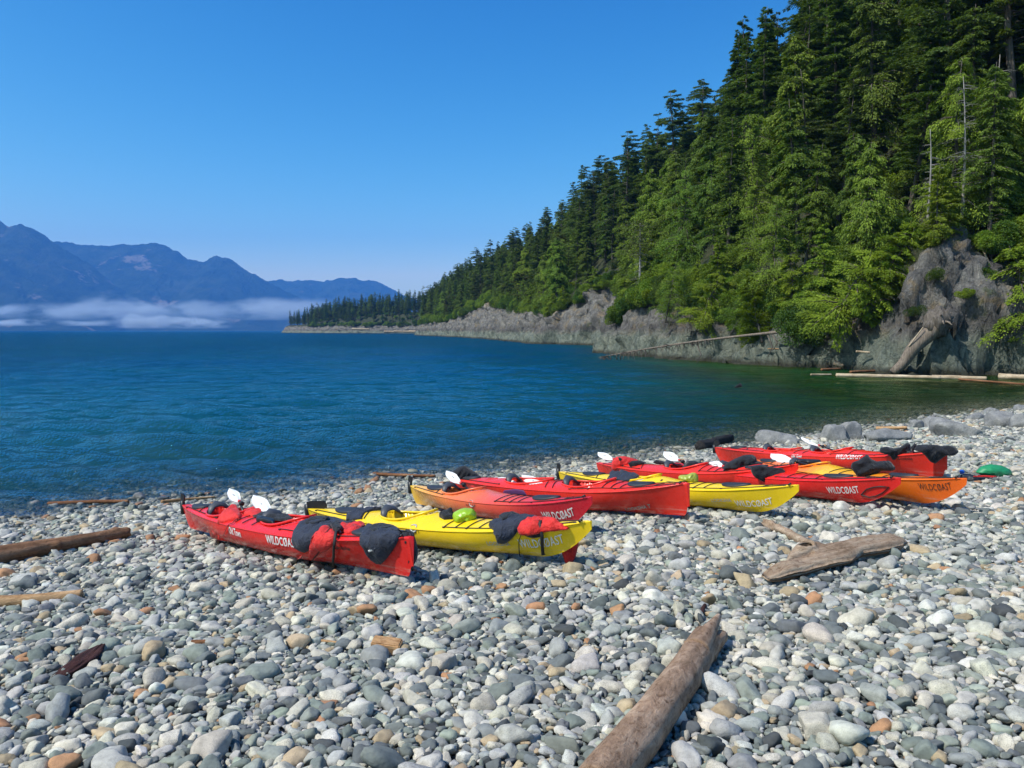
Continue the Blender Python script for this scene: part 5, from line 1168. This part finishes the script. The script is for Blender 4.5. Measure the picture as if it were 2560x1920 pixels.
# ------------------------------------------------------------------ paddles
def paddle(k, label, blades, shaft, name='paddle', width=.095, face=(.6, .8), group='white-bladed paddles among the kayaks'):
    """blades: list of (tip, neck), each (px, py, dy) beside kayak k; shaft: list of such points"""
    P = lambda q: at_dist(q[0], q[1], k.Y(q[0]) + q[2])
    sp = [P(q) for q in shaft]; root = empty(name, tuple(sum(sp, Vector()) / len(sp))); tag(root, label, 'paddle', group); o0 = root.location
    b = MB(); b.tube([p - o0 for p in sp], .0155, 8); b.build('shaft', M['black'], root)
    for tip, neck in blades:
        T, Nk = P(tip), P(neck); ax_ = (T - Nk); l = ax_.length; ax_.normalize(); toc = (Vector((0, 0, CAM_H)) - Nk).normalized()
        nn = (toc * face[0] + Vector((0, 0, 1)) * face[1]); nn = (nn - ax_ * nn.dot(ax_)).normalized(); sd = ax_.cross(nn)
        prof = [(0, .16), (.08, .20), (.18, .45), (.32, .78), (.48, .96), (.62, 1.0), (.75, .93), (.86, .75), (.93, .55), (.98, .30), (1.0, .06)]; V = []; F = []; m = 7
        for u, w in prof:
            for j in range(m):
                v = -1 + 2 * j / (m - 1); cup = .022 * v * v - .035 * u * u * (l / .45)
                V.append(Nk - o0 + ax_ * (u * l) + sd * (v * w * width + .012 * (u > .5)) - nn * cup)
        n0 = len(V); V += [p - nn * .009 for p in V]
        for i in range(len(prof) - 1):
            for j in range(m - 1): q = (i * m + j, i * m + j + 1, (i + 1) * m + j + 1, (i + 1) * m + j); F += [q, tuple(x + n0 for x in q[::-1])]
        rim = [i * m for i in range(len(prof))] + [(len(prof) - 1) * m + j for j in range(1, m)] + [i * m + m - 1 for i in range(len(prof) - 2, -1, -1)] + [j for j in range(m - 2, 0, -1)]
        F += [(rim[i], rim[i] + n0, rim[(i + 1) % len(rim)] + n0, rim[(i + 1) % len(rim)]) for i in range(len(rim))]
        link('blade', mesh('blade', V, F), M['white'], root)
        b = MB(); b.tube([Nk - o0 - ax_ * .03, Nk - o0 + ax_ * .015], .019, 8); b.build('collar', M['redtrim'], root)
        b = MB(); b.tube([Nk - o0 - ax_ * .13, Nk - o0 - ax_ * .112], .032, 10); b.build('drip_ring', M['black'], root)
        b = MB(); c_ = Nk - o0 + ax_ * (.55 * l) + nn * .014; b.tube([c_ - ax_ * .05, c_ + ax_ * .05], [.008, .008], 6, True, .12, up=nn); b.build('blade_mark', M['silver'], root)
paddle(K1, 'white paddle blade standing up behind the red jacket panel, rear one on nearest kayak', [((573, 1228, .45), (598, 1253, .2))], [(598, 1253, .2), (604, 1268, .1), (610, 1284, 0)], width=.072, face=(.9, .5))
paddle(K1, 'white teardrop blade rising from the front cockpit of the nearest red kayak', [((634, 1247, .35), (676, 1278, .1))], [(676, 1278, .1), (698, 1296, .02), (722, 1316, -.05)], width=.085, face=(.9, .5))
paddle(K3, 'slim white blade slanting over the rear of the fading kayak', [((1116, 1183, .25), (1152, 1207, .05))], [(1152, 1207, .05), (1170, 1222, 0), (1198, 1240, -.05)], width=.07, face=(.8, .5))
paddle(K3, 'round white blade under the deck cords of the fading kayak', [((1234, 1246, .05), (1272, 1258, -.1))], [(1272, 1258, -.1), (1292, 1272, -.16), (1326, 1289, -.25)], width=.11, face=(.8, .6))
paddle(K4, 'long white blade with dark marks across the middle of the blunt-bowed kayak', [((1237, 1201, .05), (1303, 1215, -.05))], [(1303, 1215, -.05), (1340, 1226, -.1), (1384, 1239, -.15)], width=.10, face=(.7, .7))
paddle(K4, 'white blade pointing away to the water over the blunt-bowed kayak', [((1306, 1194, .35), (1362, 1212, .15))], [(1362, 1212, .15), (1388, 1223, .08), (1412, 1235, 0)], width=.085, face=(.7, .7))
paddle(K4, 'white blade seen edge-on with its black shaft along the red foredeck', [((1277, 1244, -.25), (1342, 1252, -.28))], [(1342, 1252, -.28), (1380, 1255, -.28), (1426, 1260, -.28)], width=.05, face=(.2, 1))
paddle(K5, 'full paddle with two white blades lying along the yellow foredeck', [((1577, 1200, -.2), (1640, 1203, -.18)), ((1903, 1234, .05), (1826, 1219, 0))], [(1640, 1203, -.18), (1730, 1211, -.12), (1826, 1219, 0)], width=.07, face=(.2, 1))
paddle(K6, 'white blade at the stern of the scarlet kayak beside the puffy life jacket', [((1495, 1135, .15), (1534, 1147, .05))], [(1534, 1147, .05), (1550, 1153, .0), (1570, 1160, -.05)], width=.075, face=(.7, .6))
paddle(K6, 'white blade standing up from the scarlet cockpit', [((1660, 1134, .25), (1698, 1150, .05))], [(1698, 1150, .05), (1712, 1160, 0), (1726, 1168, -.03)], width=.085, face=(.8, .5))
paddle(K6, 'white blade half hidden behind the bulky black jacket', [((1774, 1160, .1), (1808, 1165, 0))], [(1808, 1165, 0), (1830, 1168, 0), (1850, 1170, 0)], width=.085, face=(.8, .5))
paddle(K8, 'white blade with black shaft in front of the farthest kayak', [((1929, 1142, .1), (1984, 1152, -.02))], [(1984, 1152, -.02), (2010, 1159, -.05), (2034, 1167, -.1)], width=.10, face=(.7, .6))
paddle(K9, 'red-edged white blade leaning toward the boulders behind the farthest kayak', [((2003, 1098, .7), (2048, 1113, .45))], [(2048, 1113, .45), (2070, 1121, .3), (2094, 1129, .15)], width=.045, face=(.5, .6))

# ------------------------------------------------------------------ driftwood
def log_obj(name, label, cat, p0, p1, r0, r1, mat, seed=0, wob=.04, n=60, m=20, flat=1.0, rough=.06, group=None, knobs=0, taper=None, endcut=.3, bend=0.0):
    """a weathered log from p0 to p1 (world), x along its length in its own frame"""
    p0, p1 = Vector(p0), Vector(p1); X = (p1 - p0); L = X.length; X.normalize(); Z = Vector((0, 0, 1)); Yv = Z.cross(X).normalized(); Z = X.cross(Yv)
    V = []; rg = random.Random(seed); kn = [(rg.uniform(.05, .9), rg.uniform(0, 6.28), rg.uniform(.03, .06)) for _ in range(knobs)]
    for i in range(n):
        f = i / (n - 1); r = r0 + (r1 - r0) * f
        if taper: r = np.interp(f, [t[0] for t in taper], [t[1] for t in taper])
        cx = L * f; oy = math.sin(f * 3.1 + seed) * wob; oz = bend * math.sin(math.pi * f)
        for j in range(m):
            a = 2 * math.pi * j / m; d = Vector((f * L * 1.2, math.cos(a), math.sin(a)))
            q = 1 + rough * 1.6 * noise.noise(d * 1.3 + Vector((seed, 0, 0))) + rough * noise.noise(Vector((f * L * 4, math.cos(a) * 3, math.sin(a) * 3 + seed)))
            q += rough * .8 * abs(noise.noise(Vector((f * L * .8, math.cos(a) * 5 + seed, math.sin(a) * 5))))
            for kf, ka, kr in kn:
                dd_ = ((f - kf) * L) ** 2 + (r * min(abs(a - ka), 6.28 - abs(a - ka))) ** 2; q += .35 * math.exp(-dd_ / (kr * kr))
            ex = endcut * r * (noise.noise(Vector((a * 1.5, seed, f * 3))) if i in (0, n - 1) else 0)
            V.append((cx + ex, oy + math.cos(a) * r * q, oz + math.sin(a) * r * q * flat))
    F = [tuple(f) for f in grid_faces(n, m, True)]; c = len(V); V += [(-.0, math.sin(seed) * wob, 0), (L, math.sin(3.1 + seed) * wob, 0)]
    F += [(c, (j + 1) % m, j) for j in range(m)] + [(c + 1, (n - 1) * m + j, (n - 1) * m + (j + 1) % m) for j in range(m)]
    o = link(name, mesh(name, V, F), mat); o.matrix_world = Matrix.Translation(p0) @ Matrix((X, Yv, Z)).transposed().to_4x4(); tag(o, label, cat, group); return o
DW = 'driftwood lying on the stones'
def on(px, py, h): return hit(px, py, h)
a, b_ = on(1488, 1980, .105), on(1762, 1602, .105)
o = log_obj('log', 'big weathered brown log in the foreground pointing at the kayaks', 'log', a, b_, .108, .100, M['log'], 3, .02, 150, 36, rough=.035, knobs=0, group=DW)
# split tip of the log: two prongs
V = []
def prong(p0, p1, r0, r1, s, par):
    q = log_obj('split_end', None, None, p0, p1, r0, r1, M['log'], s, .008, 24, 12, rough=.12); w = q.matrix_world.copy(); q.parent = par; q.matrix_parent_inverse = par.matrix_world.inverted(); q.matrix_world = w
bpy.context.view_layer.update()
prong(on(1738, 1628, .14), on(1800, 1540, .20), .085, .018, 5, o); prong(on(1755, 1628, .10), on(1806, 1590, .10), .085, .04, 6, o)
log_obj('log', 'dark brown log at the left edge pointing to the nearest kayak', 'log', on(-30, 1398, .10), on(318, 1329, .10), .125, .07, M['logdark'], 8, .03, 60, 18, rough=.06, group=DW, knobs=4)
log_obj('driftwood_stick', 'thin tan stick at the left edge below the dark log', 'stick', on(-30, 1509, .05), on(207, 1484, .05), .07, .045, M['tanwood'], 9, .03, 40, 12, rough=.1, group=DW)
log_obj('bark_slab', 'dark red ragged slab of bark at lower left', 'bark', on(136, 1698, .04), on(262, 1608, .07), .07, .03, M['bark'], 10, .02, 60, 24, .45, .6, DW, taper=[(0, .03), (.15, .05), (.55, .055), (.8, .035), (1, .010)])
# sawn block
p = on(967, 1614, .045); b = MB(); b.box((0, 0, 0), (.205, .10, .085)); me = mesh('wood_block', b.V, b.F, False)
bm = bmesh.new(); bm.from_mesh(me); bmesh.ops.bevel(bm, geom=bm.edges[:], offset=.008, segments=2, affect='EDGES'); bm.to_mesh(me); bm.free()
o = link('wood_block', me, M['lumber']); o.location = p; o.rotation_euler = (.22, .08, -.12); tag(o, 'small sawn block of pale wood lying alone on the stones', 'block')
# flat plank of driftwood with a knot hole
def plank():
    p0, p1 = on(1912, 1440, .10), on(2258, 1350, .13); X = p1 - p0; L = X.length; X.normalize(); Z = Vector((0, -.35, 1)); Yv = Z.cross(X).normalized(); Z = X.cross(Yv)
    up = [(0, .03), (.06, .07), (.18, .09), (.27, .20), (.35, .25), (.44, .23), (.47, .16), (.60, .15), (.8, .14), (.93, .12), (1, .07)]
    dn = [(0, -.04), (.05, -.07), (.2, -.10), (.35, -.10), (.5, -.12), (.62, -.07), (.8, -.10), (.93, -.09), (1, -.05)]
    hc_, hr = (.34 * L, .155), (.085, .045); n = 90; m = 25; V = []; keep = []
    for s in (0, 1):
        for i in range(n):
            f = i / (n - 1); yu = np.interp(f, *zip(*up)); yd = np.interp(f, *zip(*dn))
            for j in range(m):
                g_ = j / (m - 1); y = yd + (yu - yd) * g_; x = f * L; dx, dy = (x - hc_[0]) / hr[0], (y - hc_[1]) / hr[1]; d = math.hypot(dx, dy)
                if d < 1 and d > 1e-6: x = hc_[0] + dx / d * hr[0]; y = hc_[1] + dy / d * hr[1]
                e = min(g_, 1 - g_) * 2; th = .055 * (1 - (1 - min(1, e * 1.6)) ** 2) ** .5 * min(1, f * 12, (1 - f) * 12) ** .5
                ring = .035 * math.exp(-((d - 1.25) / .35) ** 2); gr = .012 * noise.noise(Vector((x * 1.5, y * 16, 3))) + .012 * noise.noise(Vector((x * 5, y * 8, 9)))
                groove = -.035 * math.exp(-((y - .055 - .02 * (x / L)) / .014) ** 2) * (.14 < f < .33)
                z = (th + ring + gr + groove) if s == 0 else -th - .02
                V.append((x, y, z + .03 * math.sin(f * 3)))
    F = []
    for s in (0, 1):
        for i in range(n - 1):
            for j in range(m - 1):
                q = [i * m + j, i * m + j + 1, (i + 1) * m + j + 1, (i + 1) * m + j]; c = np.mean([V[k + s * n * m][:2] for k in q], axis=0)
                if math.hypot((c[0] - hc_[0]) / hr[0], (c[1] - hc_[1]) / hr[1]) < .97: continue
                q = [k + s * n * m for k in q]; F.append(tuple(q[::-1]) if s == 0 else tuple(q))
    N0 = n * m
    for i in range(n - 1):
        F.append((i * m, (i + 1) * m, (i + 1) * m + N0, i * m + N0)); F.append((i * m + m - 1, i * m + m - 1 + N0, (i + 1) * m + m - 1 + N0, (i + 1) * m + m - 1))
    for j in range(m - 1):
        F.append((j, j + N0, j + 1 + N0, j + 1)); q = (n - 1) * m; F.append((q + j, q + j + 1, q + j + 1 + N0, q + j + N0))
    # wall of the knot hole
    k0 = len(V); nn_ = 28
    for i in range(nn_):
        a_ = 2 * math.pi * i / nn_
        for z in (.085, -.07): V.append((hc_[0] + math.cos(a_) * hr[0], hc_[1] + math.sin(a_) * hr[1], z - .01))
    F += [(k0 + 2 * i, k0 + 2 * i + 1, k0 + 2 * ((i + 1) % nn_) + 1, k0 + 2 * ((i + 1) % nn_)) for i in range(nn_)]
    o = link('driftwood_plank', mesh('driftwood_plank', V, F), M['pale']); o.matrix_world = Matrix.Translation(p0) @ Matrix((X, Yv, Z)).transposed().to_4x4(); tag(o, 'broad flat piece of driftwood with a knot hole, right of the log', 'driftwood', DW)
plank()
o = log_obj('driftwood_branch', 'short knobbly pale branch behind the flat driftwood with the knot hole', 'branch', on(1905, 1307, .06), on(2028, 1358, .05), .05, .045, M['pale'], 14, .04, 40, 12, rough=.3, group=DW, knobs=6)
log_obj('wood_chip', 'thin reddish wood splinter beside the light round stone left of the block', 'splinter', on(785, 1600, .03), on(868, 1606, .03), .012, .006, M['tanwood'], 15, .01, 16, 8, group=DW)
log_obj('bark_chip', 'small orange bark strip left of the foreground, below mid-beach', 'bark', on(480, 1606, .03), on(560, 1598, .04), .022, .014, M['orangebark'], 16, .02, 16, 8, rough=.3, group=DW)
log_obj('bark_chip', 'small dark twig just behind the tip of the big foreground log', 'twig', on(1745, 1540, .02), on(1765, 1512, .03), .02, .012, M['bark'], 17, .01, 16, 8, rough=.3, group=DW)
log_obj('bark_chip', 'small rusty bark scrap under the bow of the yellow kayak in front', 'bark', on(1216, 1403, .03), on(1256, 1407, .03), .022, .015, M['orangebark'], 18, .01, 16, 8, rough=.3, group=DW)
log_obj('washed_stick', 'long brown stick lying at the waterline at left', 'stick', on(120, 1260, .075), on(322, 1253, .075), .04, .03, M['orangebark'], 19, .06, 40, 8, group='sticks at the waterline')
log_obj('washed_stick', 'brown stick at the waterline just behind the nearest kayak stern', 'stick', on(405, 1255, .07), on(535, 1242, .07), .03, .02, M['tanwood'], 20, .03, 30, 8, group='sticks at the waterline')
log_obj('washed_stick', 'reddish wet stick at the waterline left of the black cloth', 'stick', on(930, 1186, .075), on(1090, 1189, .075), .04, .03, M['orangebark'], 21, .06, 30, 8, group='sticks at the waterline')
log_obj('washed_stick', 'tan stick among the boulders at the water', 'stick', on(2190, 1071, .12), on(2268, 1069, .12), .06, .045, M['tanwood'], 22, .02, 20, 8, group='sticks at the waterline')
log_obj('charred_log', 'short black log at the waterline behind the farthest kayak stern', 'log', on(1748, 1116, .12), on(1826, 1096, .14), .13, .12, M['charred'], 23, .03, 30, 16, rough=.2)
log_obj('wood_chip', 'tiny brown stick alone on the stones below the orange bow', 'stick', on(2440, 1284, .02), on(2462, 1283, .02), .015, .01, M['orangebark'], 24, .01, 10, 6, group=DW)

# ------------------------------------------------------------------ boulders
def mat_boulder():
    t = NT('grey_boulder'); O = t.obj(); P = t.pos(); n = t.noise(O, 2.5, 7, .65); n2 = t.noise(O, 22, 5, .7)
    c = t.ramp(n, [(.3, (.14, .145, .145)), (.5, (.225, .225, .22)), (.72, (.33, .325, .30))]); c = t.mix(1, c, t.ramp(n2, [(.3, .75), (.6, 1.15)]), 'MULTIPLY')
    z = t.sep(O)[2]; foot = t.math('MULTIPLY', t.maprange(z, -.02, .14, 1, 0), t.maprange(t.noise(O, 3, 3), .42, .58))
    c = t.mix(foot, c, t.ramp(t.noise(O, 55, 3), [(.45, (.03, .025, .015)), (.6, (.45, .42, .34))]))
    t.base(c, .9, .25); t.bump(t.math('ADD', n, t.math('MULTIPLY', n2, .3)), .8, .06); return t.m
M['boulder'] = mat_boulder()
def boulder(px, py, w, h, label, seed, dpt=.8, tint=None, Yo=0):
    p = hit(px, py, 0); W = w / FOC * p.y / 2; Hh = h / FOC * p.y; V, F = icos(4); off = Vector((seed * 3.7, 0, seed))
    V = V / (np.abs(V) ** 2.8).sum(1)[:, None] ** (1 / 2.8)
    d = np.array([noise.noise(Vector(v) * 1.0 + off) * .30 + noise.noise(Vector(v) * 2.4 + off) * .12 + noise.noise(Vector(v) * 6 + off) * .035 + .018 * noise.noise(Vector(v) * 14 + off) for v in V])
    V = V * (1 + d)[:, None]; r = random.Random(seed)
    for _ in range(4):
        q = np.array(Vector((r.gauss(0, 1), r.gauss(0, 1), r.gauss(.2, .6))).normalized()); ex = np.maximum(0, V @ q - r.uniform(.62, .85)); V = V - np.outer(ex * .9, q)
    zt = V[:, 2].max(); V = V * np.array([W, W * dpt, Hh * .82 / zt]); V[:, 2] += Hh * .12
    o = link('boulder', mesh('boulder', V, F), M['boulder']); o.location = (p.x, p.y + W * dpt * .6, p.z); o.rotation_euler = (0, 0, r.uniform(-.3, .3)); tag(o, label, 'boulder', 'boulders along the waterline at right')
for a in [(1948, 1110, 108, 34, 'grey wedge-shaped boulder nearest the farthest kayak, left of the others', 1), (2093, 1104, 66, 44, 'rounded grey boulder in the left half of the touching pair', 2), (2132, 1101, 58, 50, 'bluish boulder with steep face, right half of the touching pair', 3),
          (2228, 1104, 112, 32, 'long low boulder with a pale cracked end, right of the touching pair', 4), (2052, 1100, 26, 20, 'small round stone left of the touching pair of boulders', 5), (2296, 1072, 40, 24, 'bluish small boulder beside the tan stick', 6),
          (2336, 1070, 52, 30, 'tan boulder between the bluish one and the large grey one', 7), (2398, 1092, 110, 48, 'largest grey boulder at the right with a split top', 8), (2440, 1052, 48, 20, 'pale flat-topped boulder behind the largest grey one', 9), (2516, 1070, 82, 44, 'brown barnacled boulder at the right edge', 10),
          (2482, 1034, 40, 16, 'dark low rock standing in the water near the right edge', 11), (2555, 1072, 60, 40, 'pale boulder cut by the right edge beside the brown one', 12), (1985, 1116, 34, 16, 'small brown stone at the foot of the wedge-shaped boulder', 13), (345, 1252, 34, 22, 'squarish grey stone standing at the waterline at left', 14),
          (82, 1272, 42, 20, 'rounded grey stone at the waterline near the left edge', 15), (2560, 1030, 40, 20, 'dark rock in the water at the right edge', 16)]:
    boulder(*a)

# ------------------------------------------------------------------ timber on the rocks and afloat
r1 = at_height(1500, 893, .25); r2 = at_dist(1990, 826, 68)
root = empty('fallen_tree', tuple(r1)); tag(root, 'long thin fallen tree leaning from the bank down into the water', 'fallen tree')
b = MB(); n = 14; rel = r2 - r1; pts = [rel * (i / (n - 1)) + Vector((0, 0, .25 * math.sin(i / (n - 1) * 3.14))) for i in range(n)]
b.tube(pts, [.04 + .10 * i / (n - 1) for i in range(n)], 9); b.build('trunk', M['deadwood'], root)
b = MB(); rg = random.Random(4)
for i in range(170):
    f = rg.uniform(.0, .62); p = rel * f + Vector((0, 0, .25 * math.sin(f * 3.14))); l = rg.uniform(.35, 1.2) * (1 - f * .5); d = Vector((rg.gauss(0, .55), rg.gauss(-.2, .5), rg.gauss(-.8, .4))).normalized() * l
    b.tube([p, p + d * .6 + Vector((0, 0, .05)), p + d], [.045, .03, .01], 3, False)
for f, dz in ((.88, -2.0), (.90, -1.5), (.55, -1.8)): p = rel * f; b.tube([p, p + Vector((.35, -.4, dz * .55)), p + Vector((-.1, -.5, dz))], [.07, .06, .03], 5)
b.build('branches', M['trunk'], root); 
root = empty('leaning_log', tuple(at_dist(2232, 932, 55.5))); tag(root, 'thick dead trunk leaning against the cliff with its root end up', 'log')
p0 = at_dist(2232, 934, 55.2); p1 = at_dist(2348, 806, 54.5); rel = p1 - p0; b = MB(); b.tube([rel * (i / 9) + Vector((.12 * math.sin(i), 0, 0)) for i in range(10)], [.30 + .30 * (i / 9) for i in range(10)], 12); b.build('trunk', M['deadwood'], root)
V, F = icos(3); V = V * (1 + .5 * fbm(V, 2.2, 3))[:, None] * [.85, .6, 1.0] + np.array(rel); link('root_plate', mesh('root_plate', V, F), M['trunk'], root)
b = MB()
for i in range(11): d = Vector((rg.gauss(.2, .8), rg.gauss(-.2, .6), rg.gauss(.4, .7))).normalized(); b.tube([rel + d * .4, rel + d * .75, rel + d * rg.uniform(.8, 1.25) + Vector((0, 0, -.2))], [.14, .07, .02], 5, False)
b.build('roots', M['deadwood'], root)
FL = 'timber washed up along the foot of the cliff'
def wlog(px0, py0, px1, py1, z, r, mat, label, seed, name='floating_log', Y=None):
    a = at_height(px0, py0, z) if Y is None else at_dist(px0, py0, Y[0]); c = at_height(px1, py1, z) if Y is None else at_dist(px1, py1, Y[1]); log_obj(name, label, 'log', a, c, r, r * .8, mat, seed, .12, 40, 10, rough=.1, group=FL)
wlog(2090, 938, 2352, 944, .10, .14, M['bleached'], 'long pale log floating in front of the leaning trunk', 31); wlog(2330, 943, 2466, 946, .10, .15, M['bleached'], 'pale log afloat, right of and touching the long one', 32)
wlog(2030, 937, 2075, 936, .08, .07, M['bleached'], 'short pale stick afloat at the left end of the floating timber', 33); wlog(2496, 941, 2590, 944, .15, .20, M['bleached'], 'thick pale log afloat at the right edge', 34)
wlog(2124, 930, 2208, 926, .2, .10, M['orangebark'], 'orange-brown log at the foot of the rock left of the leaning trunk', 35); wlog(2050, 924, 2104, 922, .3, .09, M['orangebark'], 'thin orange-brown stick washed against the shaded rock', 36)
wlog(2400, 948, 2570, 962, .06, .07, M['orangebark'], 'reddish half-sunken log in front of the thick pale one', 37); wlog(1920, 872, 1992, 873, 1.5, .06, M['tanwood'], 'pale stick lodged high on the rock below the boughs', 38, 'lodged_stick', (70, 70))
wlog(2142, 879, 2172, 881, 1.3, .09, M['bleached'], 'short white stick lodged on the rock ledge', 39, 'lodged_stick', (60, 60)); wlog(2084, 906, 2110, 916, .8, .22, M['pale'], 'stubby brown driftwood chunk on the rocks at the waterline', 40, 'lodged_stick', (64, 63.5))
wlog(2272, 866, 2308, 818, 3, .05, M['bleached'], 'thin white pole leaning on the cliff left of the thick trunk', 41, 'lodged_stick', (55, 54.6)); wlog(2452, 600, 2478, 676, 9, .07, M['bleached'], 'thin white dead stem on the cliff above the ledge', 42, 'lodged_stick', (60, 58.5))
wlog(1845, 905, 1880, 906, .5, .06, M['tanwood'], 'tan stick on the low rocks under the fallen tree root', 43, 'lodged_stick', (75, 75))
# drift timber on the small far beach
for i, (px, py, l) in enumerate([(960, 829, 26), (985, 828.5, 22), (1008, 829, 30), (1022, 828, 18), (880, 823, 44)]):
    wlog(px, py, px + l, py + .3, .8, .9, M['bleached'], ['long pale log, first on the small far beach', 'second pale log on the small far beach', 'third pale log, longest on the small far beach', 'last pale log on the small far beach', 'white log lying on the low headland rocks'][i], 50 + i, 'beached_log', (700 + i * 3, 700 + i * 3))
bpy.context.view_layer.update()
